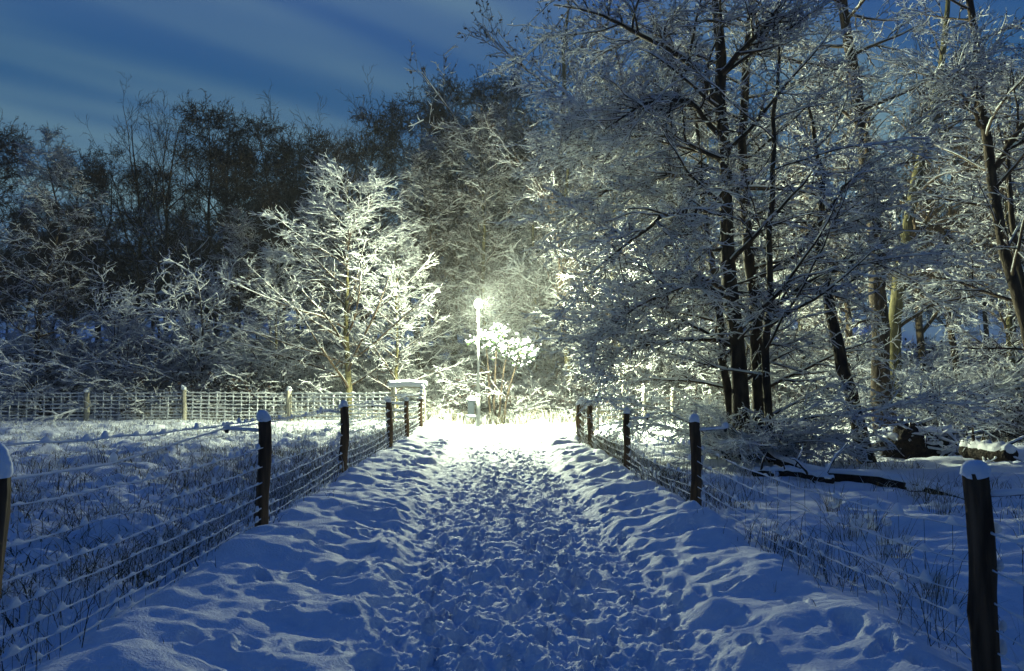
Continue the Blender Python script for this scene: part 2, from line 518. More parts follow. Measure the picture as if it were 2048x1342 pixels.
# the open field on the right runs further back under the trees
lit = np.where(GX > 5, sstep(37, 41, GY) * 0.36 * (1 - sstep(70, 110, np.hypot(GX, GY))), lit)
a = me.attributes.new('litter', 'FLOAT', 'POINT')
a.data.foreach_set('value', lit.ravel().astype(np.float32))
tag(link('ground', me), kind='structure')


# ------------------------------------------------------------------ fences
def post_mesh(h, r, seed, sides=22, K=14, lean=(0, 0), square=False):
    g = np.random.default_rng(seed)
    t = np.linspace(0, 1, K)
    z = -0.25 + (h + 0.25) * t
    P = np.stack([lean[0] * t + 0.012 * np.sin(t * 7 + seed), lean[1] * t + 0.01 * np.cos(t * 5 + seed), z], 1)
    rad = r * (1.04 - 0.08 * t)
    jit = 1 + g.normal(0, 0.025, (1, K, sides)) + g.normal(0, 0.045, (1, 1, sides)) - 0.12 * (g.random((1, 1, sides)) < 0.12) + 0.05 * np.sin(np.arange(sides) * 1.7 + seed)[None, None]
    if g.random() < 0.5:    # a knot
        jit[0, int(K * (0.25 + 0.3 * g.random())), :6] += 0.2
    mb = MB(); mb.tube(P, rad, sides=sides, cap=True, jitter=jit)
    return mb, P[-1]


def snow_cap(mb, top, r, h, seed, skirt=0.05):
    """bullet-shaped cap of snow with an uneven lower edge"""
    g = np.random.default_rng(seed)
    n = 18; K = 9
    th = np.arange(n) / n * 2 * np.pi
    prof_r = np.array([1.03, 1.07, 1.08, 1.05, 0.96, 0.8, 0.58, 0.32, 0.0]) * r
    prof_z = np.array([-1.0, -0.55, 0.0, 0.25, 0.5, 0.72, 0.88, 0.97, 1.0])
    sk = skirt * (0.6 + 0.7 * np.sin(th * 1 + seed) ** 2 + 0.3 * g.random(n))
    V = []
    tilt = g.normal(0, 0.4, 2)
    for k in range(K):
        zz = np.where(prof_z[k] < 0, prof_z[k] * sk, prof_z[k] * h)
        rr = prof_r[k] * (1 + 0.08 * np.sin(2 * th + seed) + 0.05 * np.sin(5 * th + seed * 2 + k) + g.normal(0, 0.02, n))
        x = np.cos(th) * rr + tilt[0] * max(prof_z[k], 0) * h * 0.5
        y = np.sin(th) * rr + tilt[1] * max(prof_z[k], 0) * h * 0.5
        V.append(np.stack([x, y, zz + np.zeros(n)], 1))
    V = np.concatenate(V) + top
    idx = np.arange(n * K).reshape(K, n)
    Q = np.stack([idx[:-1], np.roll(idx[:-1], -1, 1), np.roll(idx[1:], -1, 1), idx[1:]], -1).reshape(-1, 4)
    mb.add(V, Q)


def wire_lines(pts, heights, step, sag, g, mb_wire, mb_snow, snow_s, verts=True, wr=0.0016, snow_p=1.0, barbs=True, knots=1.0, vwr=None, vsnow=0):
    """netting along a ground polyline: level wires with ridges of snow, thin uprights"""
    pts = np.asarray(pts, float)
    for i in range(len(pts) - 1):
        a, b = pts[i], pts[i + 1]
        Ls = np.hypot(*(b - a)[:2])
        ns = max(2, int(round(Ls / step)))
        sub = 4
        K = ns * sub + 1
        t = np.linspace(0, 1, K)
        xy = a[None, :2] * (1 - t)[:, None] + b[None, :2] * t[:, None]
        gzv = a[2] * (1 - t) + b[2] * t
        off = {}
        for hi, h in enumerate(heights):
            z = gzv + h - sag * 4 * t * (1 - t) * (0.4 + 0.6 * g.random()) + 0.004 * np.sin(t * ns * 1.3 + hi)
            off[hi] = z
            P = np.column_stack([xy, z])
            mb_wire.tube(P, wr, sides=4, cap=False)
            if hi == 0 and barbs:
                kb = np.arange(2, K - 1, 3)
                c = P[kb]
                d = g.normal(0, 1, c.shape); d /= np.linalg.norm(d, axis=1, keepdims=True)
                mb_wire.tube(np.stack([c - d * 0.014, c, c + d * 0.014], 1), wr * 0.9, sides=3, cap=False)
            # snow ridge: low between the knots, a small cone on each knot
            knot = (np.arange(K) % sub == 0)
            s = snow_s * (0.32 + 0.45 * np.clip(fbm(np.arange(K) * 0.35 + hi * 9.1 + i * 31, np.full(K, hi * 3.7), 3, 7) + 0.35, 0, 1.0))
            s = s * (0.35 + 0.65 * (vnoise(t * ns * 0.22 + hi * 5.3, np.full(K, i * 2.1), 3) > -0.22 * snow_p - 0.05))
            s = s + knot * snow_s * knots * (0.15 + 1.2 * g.random(K) ** 2.2)
            s[[0, -1]] *= 0.4
            Ps = P.copy(); Ps[:, 2] += s * 0.75
            mb_snow.tube(Ps, np.minimum(s * 0.55, 0.022) + 0.001, s * 0.95, sides=6, cap=True)
        if verts:
            kk = np.arange(sub, K - 1, sub)
            top = np.column_stack([xy[kk], off[1 if barbs else 0][kk]])
            bot = np.column_stack([xy[kk], off[len(heights) - 1][kk] - 0.05])
            mid = (top + bot) / 2 + g.normal(0, 0.005, top.shape)
            mb_wire.tube(np.stack([top, mid, bot], 1), vwr or wr * 0.8, sides=4, cap=False)
            if vsnow:
                tt = np.linspace(0, 1, 14)[None, :, None]
                Pv = top[:, None] * (1 - tt) + bot[:, None] * tt
                mb_snow.tube(Pv, vsnow * (0.25 + 0.75 * g.random(Pv.shape[:2])), sides=5)


def bracket(root, top, d, g, z=-0.12, length=0.3):
    """offset arm with an insulator, snow lying on both"""
    d = np.asarray(d, float); d /= np.linalg.norm(d)
    a = np.array([top[0], top[1], top[2] + z]) + d * 0.05
    b = a + d * length + np.array([0, 0, 0.02])
    mb = MB(); mb.tube(np.array([a, (a + b) / 2, b]), 0.006, sides=6)
    arm = mb.build('insulator_arm', M_black, root)
    mk = MB(); mk.tube(np.array([b + [0, 0, -0.035], b, b + [0, 0, 0.03]]), [[0.014, 0.022, 0.015]], sides=8)
    mk.build('insulator', M_black, arm)
    ms = MB()
    t = np.linspace(0, 1, 7)[:, None]
    P = a * (1 - t) + b * t; P[:, 2] += 0.014
    ms.tube(P, 0.012, 0.014 + 0.006 * g.random(7)[None], sides=6)
    ms.blob(b + [0, 0, 0.035], (0.035, 0.035, 0.04), seed=int(g.integers(99)))
    ms.build('arm_snow', M_snow, arm)
    return arm


def fence(name, label, posts, heights, step, sag, snow_s, seed, post_h=1.2, post_r=0.062, arm_dir=None, barbs=True, wr=0.0016,
          loc=None, cap_h=0.13, mat=None, knots=1.0, vwr=None, group=None, vsnow=0):
    g = np.random.default_rng(seed)
    root = empty(name, (posts[0][0], posts[0][1], 0), label, 'fence', group)
    o = np.array([posts[0][0], posts[0][1], 0])
    pts = []
    for i, p in enumerate(posts):
        x, y = p[0], p[1]
        opt = p[2] if len(p) > 2 else {}
        z = gz(x, y)
        h = opt.get('h', post_h + g.normal(0, 0.02))
        r = opt.get('r', post_r * (0.93 + 0.14 * g.random()))
        mb, top = post_mesh(h, r, seed * 13 + i, lean=opt.get('lean', tuple(g.normal(0, 0.02, 2))))
        base = np.array([x, y, z]) - o
        po = mb.build('post', mat or M_post, root, loc=base)
        mc = MB(); snow_cap(mc, top, r, opt.get('cap', cap_h * (0.8 + 0.4 * g.random())), seed * 7 + i, 0.014 + 0.016 * g.random())
        mc.build('snow_cap', M_snow, po)
        if arm_dir is not None and opt.get('arm', True):
            bracket(po, top, arm_dir, g)
        pts.append(base)
    pts = np.array(pts)
    mw, ms = MB(), MB()
    wire_lines(pts, heights, step, sag, g, mw, ms, snow_s, barbs=barbs, wr=wr, knots=knots, vwr=vwr, vsnow=vsnow)
    if arm_dir is not None:      # lumps of snow caught where the wires are stapled to the posts
        sd = -math.copysign(1, -arm_dir[0])
        for q in pts:
            for h in heights[:-1]:
                if g.random() < 0.6:
                    e = 0.018 + 0.022 * g.random()
                    ms.blob(q + np.array([sd * 0.062, -0.01 + g.normal(0, 0.01), h + 0.015]), (e * 0.8, e, e * 1.3), int(g.integers(99)), nu=10, nv=7, amp=0.25)
    mw.build('wire_netting', M_wire, root)
    ms.build('snow_on_wires', M_twigsnow, root)
    return root


HL = [1.08, 0.80, 0.62, 0.47, 0.34, 0.22, 0.12, 0.04]


def traced(px, py, Y, **kw):
    """post whose wooden top shows at this place of the photograph"""
    p = PX(px, Y, py)
    bx = p[0] - kw.get('lean', (0, 0))[0]
    return (bx, Y, dict(kw, h=p[2] - gz(bx, Y)))


LP = [traced(-18, 943, 3.62, r=0.062, cap=0.13, lean=(-0.01, 0)), traced(528, 838, 7.9, r=0.066, cap=0.09, lean=(-0.01, 0)),
      traced(687, 810, 12.9, r=0.068, cap=0.08), traced(778, 803, 17.9, lean=(-0.03, 0), cap=0.09), traced(814, 800, 20.9, r=0.06, cap=0.08),
      traced(841, 797, 25.4, r=0.06, arm=False, cap=0.08)]
fence('netting_fence', 'stock netting fence on dark round posts along the left edge of the trodden path', LP, HL, 0.2, 0.05, 0.013, 3,
      arm_dir=(-1, -0.12, 0), knots=1.7)
HR = [0.74, 0.56, 0.4, 0.27, 0.16, 0.07]
RP = [(2.5, -1.0, dict(arm=False)), traced(1952, 944, 3.95, r=0.06, cap=0.06, lean=(-0.035, 0)), traced(1390, 840, 9.08, r=0.06, cap=0.075, lean=(-0.005, 0)),
      traced(1252, 824, 13.4, r=0.058, cap=0.08), traced(1181, 808, 18.0, arm=False, cap=0.08), traced(1158, 808, 20.2, r=0.072, arm=False, cap=0.1)]
fence('netting_fence', 'sagging netting fence on dark round posts along the right edge of the path', RP, HR, 0.27, 0.1, 0.011, 4,
      arm_dir=(1, -0.1, 0), barbs=False, knots=2.6)
HB = [1.12, 0.98, 0.82, 0.66, 0.5, 0.36, 0.22, 0.1]
BP = [(PX(x, 33.4), 33.4 + 0.3 * (x < 300), dict(arm=False, h=1.27 if x > 300 else 1.2)) for x in (-240, -40, 168, 370, 580)] + [(-3.5, 30.6, dict(arm=False, h=1.2))]
fence('netting_fence', 'lamplit square mesh fence standing across the far edge of the left field', BP, HB, 0.34, 0.02, 0.066, 5, post_r=0.1, barbs=False,
      wr=0.004, mat=M_timber, cap_h=0.16, knots=0.35, vwr=0.004, vsnow=0.038)
CP = [(2.5, 20.4, dict(h=1.05, r=0.05)), (3.75, 26.6, dict(h=1.15)), (5.1, 29.3, dict(h=1.55, r=0.05)), (6.2, 31.0, dict(h=1.3, r=0.08, cap=0.18)), (7.6, 32.3, dict(h=1.3)), (9.3, 32.9, {}), (11.2, 33.3, {})]
fence('netting_fence', 'snow laden wire fence turning off right from the path end behind the big tree', CP, [1.05, 0.86, 0.66, 0.48, 0.32, 0.16], 0.3, 0.06, 0.05, 6,
      barbs=False, wr=0.004, mat=M_timber, knots=0.8, vwr=0.01)

# electric strand with a tie, carried by the insulator arms on the left
g = np.random.default_rng(9)
ew = empty('electric_wire', (-2.55, 3.6, 0), 'thin electric strand strung between insulator arms beside the left fence', 'wire')
P = np.array([[-2.52, 3.55, 1.02], [-2.53, 5.5, 0.97], [-2.51, 7.85, 1.09], [-2.58, 10.4, 1.06], [-2.6, 12.85, 1.12], [-2.5, 15.3, 1.06], [-2.47, 17.85, 1.1], [-2.36, 20.8, 1.1]]) - np.array([-2.55, 3.6, 0])
for p, c in zip(P[1:], (0, 0.1, 0.1, 0.1, 0.1, 0.1, 0.1)): pass
mb = MB(); mb.tube(P, 0.0018, sides=4); mb.build('strand', M_wire, ew)
t = np.linspace(0, 1, 200); Ps = np.stack([np.interp(t, np.linspace(0, 1, len(P)), P[:, k]) for k in range(3)], 1); Ps[:, 2] += 0.007
mb = MB(); mb.tube(Ps, 0.005, 0.006 + 0.006 * g.random(200)[None], sides=5)
mb.blob((0.0, 2.0, 1.01), (0.028, 0.028, 0.035), 3); mb.build('snow_on_strand', M_twigsnow, ew)

# ------------------------------------------------------------------ timber frame by the lamp
fr = empty('timber_gate', (-2.85, 29.4, gz(-2.85, 29.4)), 'low timber gate frame under a thick snow slab at the end of the left fence', 'gate')
for sx in (-0.55, 0.56):
    mb, top = post_mesh(1.4, 0.085, 40 + int(sx > 0)); po = mb.build('gate_post', M_timber, fr, loc=(sx, 0, 0))
mb = MB(); mb.box((0, 0, 1.335), (1.34, 0.09, 0.09)); mb.build('top_rail', M_timber, fr, smooth=False)
for z in (1.0, 0.72, 0.44, 0.2):
    mb = MB(); mb.box((0, 0.0, z), (1.0, 0.035, 0.05)); rl = mb.build('rail', M_timber, fr, smooth=False)
    ms = MB(); ts = np.linspace(-0.5, 0.5, 24)
    ms.tube(np.stack([ts, 0 * ts, 0 * ts + z + 0.045], 1), 0.035, (0.035 + 0.02 * g.random(24))[None], sides=8); ms.build('rail_snow', M_snow, rl)
ms = MB(); ts = np.linspace(-0.73, 0.73, 40)
env = np.clip(np.minimum(ts + 0.735, 0.735 - ts) / 0.08, 0.05, 1) ** 0.5
ms.tube(np.stack([ts, 0 * ts, 1.46 + 0.015 * np.cos(ts * 5) - 0.0 * ts], 1), (0.14 * env)[None], (0.13 * env * (1 + 0.06 * np.sin(ts * 9)))[None], sides=12)
ms.build('snow_slab', M_snow, fr)
# netting from the frame to the path side, plastered with snow
sb = fence('netting_fence', 'short snow plastered netting between the gate frame and the path corner', [(-2.25, 29.2, dict(h=1.35, r=0.07)), (-2.06, 25.5, dict(h=1.1, r=0.05))],
           [1.1, 0.95, 0.8, 0.65, 0.5, 0.35, 0.2, 0.08], 0.22, 0.02, 0.045, 8, barbs=False, wr=0.004, mat=M_timber, knots=0.5, vwr=0.012)

# ------------------------------------------------------------------ street lamp
lx, ly = LAMP_XY
lz = gz(lx, ly)
lamp = empty('street_lamp', (lx, ly, lz), 'lit pale lamp column glowing at the far end of the snowy path', 'street lamp')
mb = MB(); mb.tube(np.array([[0, 0, -0.3], [0, 0, 1.18], [0, 0, 1.24]]), [[0.085, 0.085, 0.055]], sides=20)
mb.tube(np.array([[0, 0, 1.22], [0, 0, 3.0], [0, 0, 4.42 - lz]]), [[0.052, 0.046, 0.038]], sides=16)
mb.build('column', M_column, lamp)
mb = MB(); mb.tube(np.array([[0, 0, 1.16], [0, 0, 1.2], [0, 0, 1.25]]), [[0.095, 0.095, 0.06]], sides=20); mb.build('collar', M_column, lamp)
ay = -0.42  # arm added to set the globe forward, lighting the column front
mb = MB(); mb.tube(np.array([[0, 0, 4.36 - lz], [0, 0, 4.62 - lz], [0, -0.1, 4.76 - lz], [0, ay * 0.6, 4.83 - lz], [0, ay, 4.84 - lz]]), 0.03, sides=12); arm = mb.build('added_arm', M_column, lamp)
mb = MB(); mb.tube(np.array([[0, ay, 4.86 - lz], [0, ay, 4.82 - lz], [0, ay, LAMP_Z + 0.12 - lz]]), [[0.03, 0.07, 0.09]], sides=18); hd = mb.build('lamp_head', M_column, lamp)
mb = MB(); mb.blob((0, ay, LAMP_Z - lz), (0.13, 0.13, 0.145), amp=0.0, nu=24, nv=14); mb.build('lamp_globe', M_lamp, hd)

bin_ = empty('waste_bin', (lx - 0.27, ly - 0.02, lz), 'small blue grey waste bin strapped to the lamp column under snow', 'waste bin')
V = []
mb = MB()
w, d, z0, z1 = 0.135, 0.11, 0.42, 0.98
c = np.array([(-1, -1), (1, -1), (1, 1), (-1, 1)], float)
rings = [(z0, 0.8), (z0 + 0.03, 0.88), (z1 - 0.05, 1.0), (z1, 0.96)]
V = np.concatenate([np.column_stack([c[:, 0] * w * s, c[:, 1] * d * s, np.full(4, z)]) for z, s in rings])
Q = [[k * 4 + i, k * 4 + (i + 1) % 4, k * 4 + 4 + (i + 1) % 4, k * 4 + 4 + i] for k in range(3) for i in range(4)] + [[3, 2, 1, 0], [12, 13, 14, 15]]
mb.add(V, Q); mb.build('bin_body', M_plastic, bin_, smooth=False)
mb = MB(); mb.box((0, 0, 1.0), (0.3, 0.26, 0.035)); mb.build('bin_lid', M_plastic, bin_, smooth=False)
mb = MB(); mb.box((0.17, 0, 0.85), (0.1, 0.03, 0.03)); mb.box((0.17, 0, 0.55), (0.1, 0.03, 0.03)); mb.build('strap', M_wire, bin_, smooth=False)
mb = MB(); mb.blob((0, 0, 1.01), (0.2, 0.17, 0.16), 5, lo=-0.05, amp=0.1); mb.build('snow_cap', M_snow, bin_)
mb = MB(); mb.blob((0.0, -0.02, 0.40), (0.19, 0.15, 0.09), 6, lo=-0.6, amp=0.15); mb.build('snow_lump', M_snow, bin_)


# ------------------------------------------------------------------ trees
def unit(v):
    return v / (np.linalg.norm(v, axis=-1, keepdims=True) + 1e-9)


def at_t(P, R, pi, t):
    K = P.shape[1]
    f = np.clip(t, 0, 0.999) * (K - 1)
    i = f.astype(int); w = (f - i)[:, None]
    a, b = P[pi, i], P[pi, i + 1]
    r = R[pi, i] * (1 - w[:, 0]) + R[pi, i + 1] * w[:, 0]
    return a * (1 - w) + b * w, unit(b - a), r


def grow(P, R, g, n, t0, t1, ang, length, K, rr, r_end, grav=0.0, wig=0.1, flat=1.0, shape=None, rmax=9, up=0.0, az=None, plen=None, ys=1.0):
    """n children per parent between t0 and t1; returns their centre lines and radii"""
    NP = P.shape[0]
    Lp = np.linalg.norm(np.diff(P, axis=1), axis=2).sum(1)
    cnt = np.full(NP, n) if plen is None else np.maximum(2, (n * Lp / plen)).astype(int)
    pi = np.repeat(np.arange(NP), cnt)
    st = np.concatenate([(np.arange(c) + g.random(c)) / c for c in cnt])
    t = t0 + (t1 - t0) * st
    b, d, rp = at_t(P, R, pi, t)
    M = len(pi)
    if az is None:
        rv = g.normal(0, 1, (M, 3))
    else:
        k = np.concatenate([np.arange(c) for c in cnt]) * az + g.normal(0, 0.35, M)
        rv = np.stack([np.cos(k), np.sin(k), g.normal(0, 0.15, M)], 1)
    rv[:, 2] *= flat
    rv[:, 1] *= ys
    perp = unit(rv - d * (rv * d).sum(1, keepdims=True))
    if flat < 1:
        perp[:, 2] *= max(flat, 0.25); perp = unit(perp)
    an = np.radians(g.uniform(ang[0], ang[1], M))[:, None]
    dr = unit(d * np.cos(an) + perp * np.sin(an) + np.array([0, 0, up]))
    le = length if np.isscalar(length) else g.uniform(length[0], length[1], M)
    if shape is not None: le = le * shape(t)
    else: le = np.broadcast_to(le, (M,)).copy()
    out = np.empty((M, K, 3)); out[:, 0] = b
    step = (le / (K - 1))[:, None]
    cur = dr
    for k in range(1, K):
        cur = unit(cur + np.array([0, 0, grav]) / (K - 1) * 4 + g.normal(0, wig, (M, 3)))
        out[:, k] = out[:, k - 1] + cur * step
    r0 = np.minimum(np.minimum(rp * rr, rmax), le * 0.05 + 0.002)
    rad = r0[:, None] * (1 - np.linspace(0, 1, K)) + r_end * np.linspace(0, 1, K)
    return out, np.maximum(rad, r_end)


def snow_on(mb, P, R, g, thick, keep=1.0, sides=4, wide=0.9, hmin=0.12):
    """snow lying along the upper side of each branch"""
    if keep < 1:
        m = g.random(len(P)) < keep
        P, R = P[m], R[m]
    if not len(P): return
    T = np.gradient(P, axis=1); T = unit(T)
    hor = np.sqrt(np.clip(1 - T[..., 2] ** 2, 0, 1))
    f = np.clip((hor - hmin) / (1 - hmin), 0, 1)
    lump = 0.45 + 0.9 * g.random(P.shape[:2])
    s = thick * f * lump
    s[:, -1] *= 0.5
    W = np.minimum(R * wide, R * 0.7 + 0.03) * (0.3 + 0.7 * f) + s * 0.5
    H = s * 0.75 + 0.001
    C = P.copy(); C[..., 2] += R * 0.75 + s * 0.35
    mb.add(*tubes(C, W, H, sides=sides, phase=0.4))


def tufts(mb, P, g, per, size, t0=0.3):
    """little catkins, cones and dead leaves hanging along twigs"""
    n = len(P) * per
    pi = np.repeat(np.arange(len(P)), per)
    b, d, _ = at_t(P, np.ones(P.shape[:2]), pi, t0 + (1 - t0) * g.random(n))
    s = size * (0.6 + 0.8 * g.random((n, 1)))
    u = unit(g.normal(0, 1, (n, 3))); v = unit(np.cross(u, g.normal(0, 1, (n, 3))))
    b = b + u * s * 0.5
    V = np.stack([b - u * s, b + v * s * 0.6, b + u * s, b - v * s * 0.6], 1).reshape(-1, 3)
    mb.add(V, np.arange(n * 4).reshape(-1, 4))


class TreeMesh:
    """mesh data of one tree: trunk, crown (limbs and twigs), snow, catkins"""

    def __init__(s):
        s.trunk, s.crown, s.snow, s.cat = MB(), MB(), MB(), None

    def finish(s, nm, bark, twig=None):
        s.m = [('trunk', s.trunk.mesh(nm + '_trunk', bark)), ('crown', s.crown.mesh(nm + '_crown', twig or M_twig))]
        if s.snow.n: s.m.append(('snow_cover', s.snow.mesh(nm + '_snow', M_twigsnow)))
        if s.cat: s.m.append(('catkins', s.cat.mesh(nm + '_catkins', M_catkin, False)))
        return s


def trunk_line(pts, K, g=None, wob=0.0):
    pts = np.asarray(pts, float)
    seg = np.concatenate([[0], np.cumsum(np.linalg.norm(np.diff(pts, axis=0), axis=1))]); seg /= seg[-1]
    t = np.linspace(0, 1, K)
    # Catmull-like smoothing through interpolation of a smoothed dense line
    dense = np.stack([np.interp(np.linspace(0, 1, 200), seg, pts[:, k]) for k in range(3)], 1)
    ker = np.hanning(25); ker /= ker.sum()
    pad = np.concatenate([np.repeat(dense[:1], 12, 0), dense, np.repeat(dense[-1:], 12, 0)])
    sm = np.stack([np.convolve(pad[:, k], ker, 'valid') for k in range(3)], 1)
    P = np.stack([np.interp(t, np.linspace(0, 1, 200), sm[:, k]) for k in range(3)], 1)
    if g is not None and wob:
        n = g.normal(0, wob, (K, 3)); n[0] = 0; n[:, 2] = 0
        P = P + n
    return P


def add_trunk(tm, P, R, g, sides=10, flare=True):
    R = np.array(R, float)
    if flare: R[0] *= 1.35
    jit = 1 + g.normal(0, 0.05, (1, len(P), sides))
    tm.trunk.tube(P, R, sides=sides, cap=True, jitter=jit)


def alder(seed, H=14.0, snow=0.5, spread=3.6, cat=3, dense=1.0, lowest=0.22, bark=None, tip_snow=0.2):
    g = np.random.default_rng(seed)
    tm = TreeMesh(); tm.cat = MB() if cat else None
    K = 14
    P = trunk_line([(0, 0, -0.3), (g.normal(0, .15), g.normal(0, .15), H * .35), (g.normal(0, .3), g.normal(0, .3), H * .7), (g.normal(0, .3), g.normal(0, .3), H)], K, g, 0.05)
    R = np.linspace(0.17, 0.012, K) * (H / 14)
    add_trunk(tm, P, R, g, 8)
    sh = lambda t: np.clip(1.15 - t, 0.08, 1) ** 0.75 * np.clip((t - 0.05) * 4, 0.3, 1)
    B, BR = grow(P[None], R[None], g, int(44 * dense), lowest, 0.98, (50, 85), (spread * 0.7, spread * 1.25), 8, 0.45, 0.006, grav=0.03, wig=0.12, shape=sh, az=2.4)
    C, CR = grow(B, BR, g, 14, 0.15, 1.0, (30, 70), (0.6, 1.4), 5, 0.55, 0.004, grav=0.02, wig=0.16, flat=0.6, shape=lambda t: 1.2 - 0.6 * t)
    D, DR = grow(C, CR, g, 6, 0.15, 1.0, (25, 70), (0.18, 0.42), 4, 0.6, 0.003, wig=0.2)
    F, FR = grow(D, DR, g, 2, 0.2, 1.0, (25, 60), (0.1, 0.25), 3, 0.7, 0.004, wig=0.2)
    tm.crown.add(*tubes(B, BR, sides=5)); tm.crown.add(*tubes(C, np.maximum(CR, 0.007), sides=3)); tm.crown.add(*tubes(D, np.maximum(DR, 0.008), sides=3)); tm.crown.add(*tubes(F, np.maximum(FR, 0.007), sides=3))
    if snow:
        zt = lambda A: g.random(len(A)) < np.clip(snow * 1.5 - (A[:, 0, 2] / H) * (1.5 * (1 - tip_snow)), 0.0, 1)
        for A, AR, th in ((B, BR, 0.035), (C, CR, 0.032), (D, DR, 0.03)):
            m = zt(A); snow_on(tm.snow, A[m], AR[m], g, th, 1.0, sides=3)
    if cat:
        hi = D[D[:, 0, 2] > H * 0.35]
        tufts(tm.cat, hi, g, cat, 0.034)
    return tm.finish('alder', bark or M_bark)


def ash(seed, H=18.0, snow=0.5, spread=0.33, twig_n=7, bark=None, limbs=9, cat=0):
    """tall open crown of long up-swept limbs"""
    g = np.random.default_rng(seed)
    tm = TreeMesh(); tm.cat = MB() if cat else None
    K = 12
    P = trunk_line([(0, 0, -0.3), (g.normal(0, .2), g.normal(0, .2), H * .3), (g.normal(0, .5), g.normal(0, .4), H * .6), (g.normal(0, .6), g.normal(0, .4), H * .9)], K, g, 0.06)
    R = np.linspace(0.2, 0.02, K) * (H / 18)
    add_trunk(tm, P, R, g, 9)
    A, AR = grow(P[None], R[None], g, limbs, 0.22, 0.8, (25, 50), (H * .3, H * .48), 10, 0.6, 0.012, grav=0.06, wig=0.09, az=2.4, shape=lambda t: 1.15 - 0.6 * t)
    B, BR = grow(np.concatenate([A]), np.concatenate([AR]), g, 9, 0.15, 0.98, (25, 60), (H * .07, H * .15), 7, 0.6, 0.006, grav=0.10, wig=0.12)
    B2, BR2 = grow(P[None], R[None], g, 16, 0.25, 0.98, (40, 75), (H * .06, H * .13), 7, 0.4, 0.006, grav=0.1, wig=0.14, az=2.4)
    B = np.concatenate([B, B2]); BR = np.concatenate([BR, BR2])
    C, CR = grow(B, BR, g, twig_n, 0.15, 1.0, (25, 60), (0.4, 0.95), 5, 0.6, 0.005, grav=0.09, wig=0.14)
    D, DR = grow(C, CR, g, 3, 0.2, 1.0, (25, 60), (0.15, 0.4), 3, 0.6, 0.004, grav=0.05, wig=0.15)
    for q, r, s in ((A, AR, 6), (B, BR, 4), (C, np.maximum(CR, 0.007), 3), (D, np.maximum(DR, 0.006), 3)): tm.crown.add(*tubes(q, r, sides=s))
    if snow:
        for q, r, th in ((A, AR, 0.05), (B, BR, 0.04), (C, CR, 0.034), (D, DR, 0.028)):
            m = g.random(len(q)) < np.clip(snow * 1.6 - q[:, 0, 2] / H * 1.1, 0.02, 1)
            snow_on(tm.snow, q[m], r[m], g, th, 1.0, sides=3 if len(q) > 400 else 5)
    if cat: tufts(tm.cat, C, g, cat, 0.07, 0.5)
    return tm.finish('ash', bark or M_bark)


def young(seed, H=10.5, spread=3.6, snow=1.0, bark=None, n=34):
    """young broadleaf, straight ascending branches, every twig loaded with snow"""
    g = np.random.default_rng(seed)
    tm = TreeMesh()
    K = 12
    P = trunk_line([(0, 0, -0.3), (g.normal(0, .1), g.normal(0, .1), H * .4), (g.normal(0, .2), g.normal(0, .2), H)], K, g, 0.04)
    R = np.linspace(0.13, 0.01, K) * H / 10.5
    add_trunk(tm, P, R, g, 9)
    sh = lambda t: np.clip(1.08 - t, 0.07, 1) ** 0.85
    B, BR = grow(P[None], R[None], g, n, 0.12, 0.97, (45, 68), (spread * 0.85, spread * 1.3), 9, 0.5, 0.008, grav=0.015, wig=0.07, shape=sh, az=2.4)
    C, CR = grow(B, BR, g, 16, 0.12, 1.0, (35, 60), (0.5, 1.15), 6, 0.6, 0.005, grav=0.02, wig=0.11, shape=lambda t: 1.25 - 0.8 * t, flat=0.7)
    D, DR = grow(C, CR, g, 6, 0.15, 1.0, (30, 60), (0.14, 0.36), 4, 0.6, 0.004, grav=0.02, wig=0.15)
    for q, r, s in ((B, BR, 5), (C, CR, 3), (D, DR, 3)): tm.crown.add(*tubes(q, r, sides=s))
    snow_on(tm.snow, P[None], R[None], g, 0.03, sides=5, hmin=0.0)
    for q, r, th, s in ((B, BR, 0.04, 5), (C, CR, 0.03, 4), (D, DR, 0.024, 3)): snow_on(tm.snow, q, r, g, th * (0.7 + 0.3 * snow), min(1, snow), sides=s)
    return tm.finish('young_tree', bark or M_litbark)


def curly(seed, H=7.0, spread=3.0):
    """small tree with crooked hooked limbs"""
    g = np.random.default_rng(seed)
    tm = TreeMesh()
    K = 10
    P = trunk_line([(0, 0, -0.3), (.1, 0, H * .35), (-.1, .1, H * .75)], K, g, 0.05)
    R = np.linspace(0.11, 0.02, K)
    add_trunk(tm, P, R, g, 9)
    B, BR = grow(P[None], R[None], g, 15, 0.3, 1.0, (35, 75), (spread * .7, spread * 1.2), 12, 0.6, 0.012, grav=0.07, wig=0.2, az=2.4)
    C, CR = grow(B, BR, g, 12, 0.15, 1.0, (35, 75), (0.6, 1.4), 9, 0.6, 0.008, grav=0.12, wig=0.28)
    D, DR = grow(C, CR, g, 4, 0.2, 1.0, (30, 70), (0.25, 0.6), 6, 0.6, 0.005, grav=0.1, wig=0.3)
    for q, r, s in ((B, BR, 6), (C, CR, 4), (D, DR, 3)): tm.crown.add(*tubes(q, r, sides=s))
    for q, r, th, s in ((B, BR, 0.05, 6), (C, CR, 0.04, 5), (D, DR, 0.032, 4)): snow_on(tm.snow, q, r, g, th, 0.95, sides=s, hmin=-0.15)
    return tm.finish('crooked_tree', M_bark)


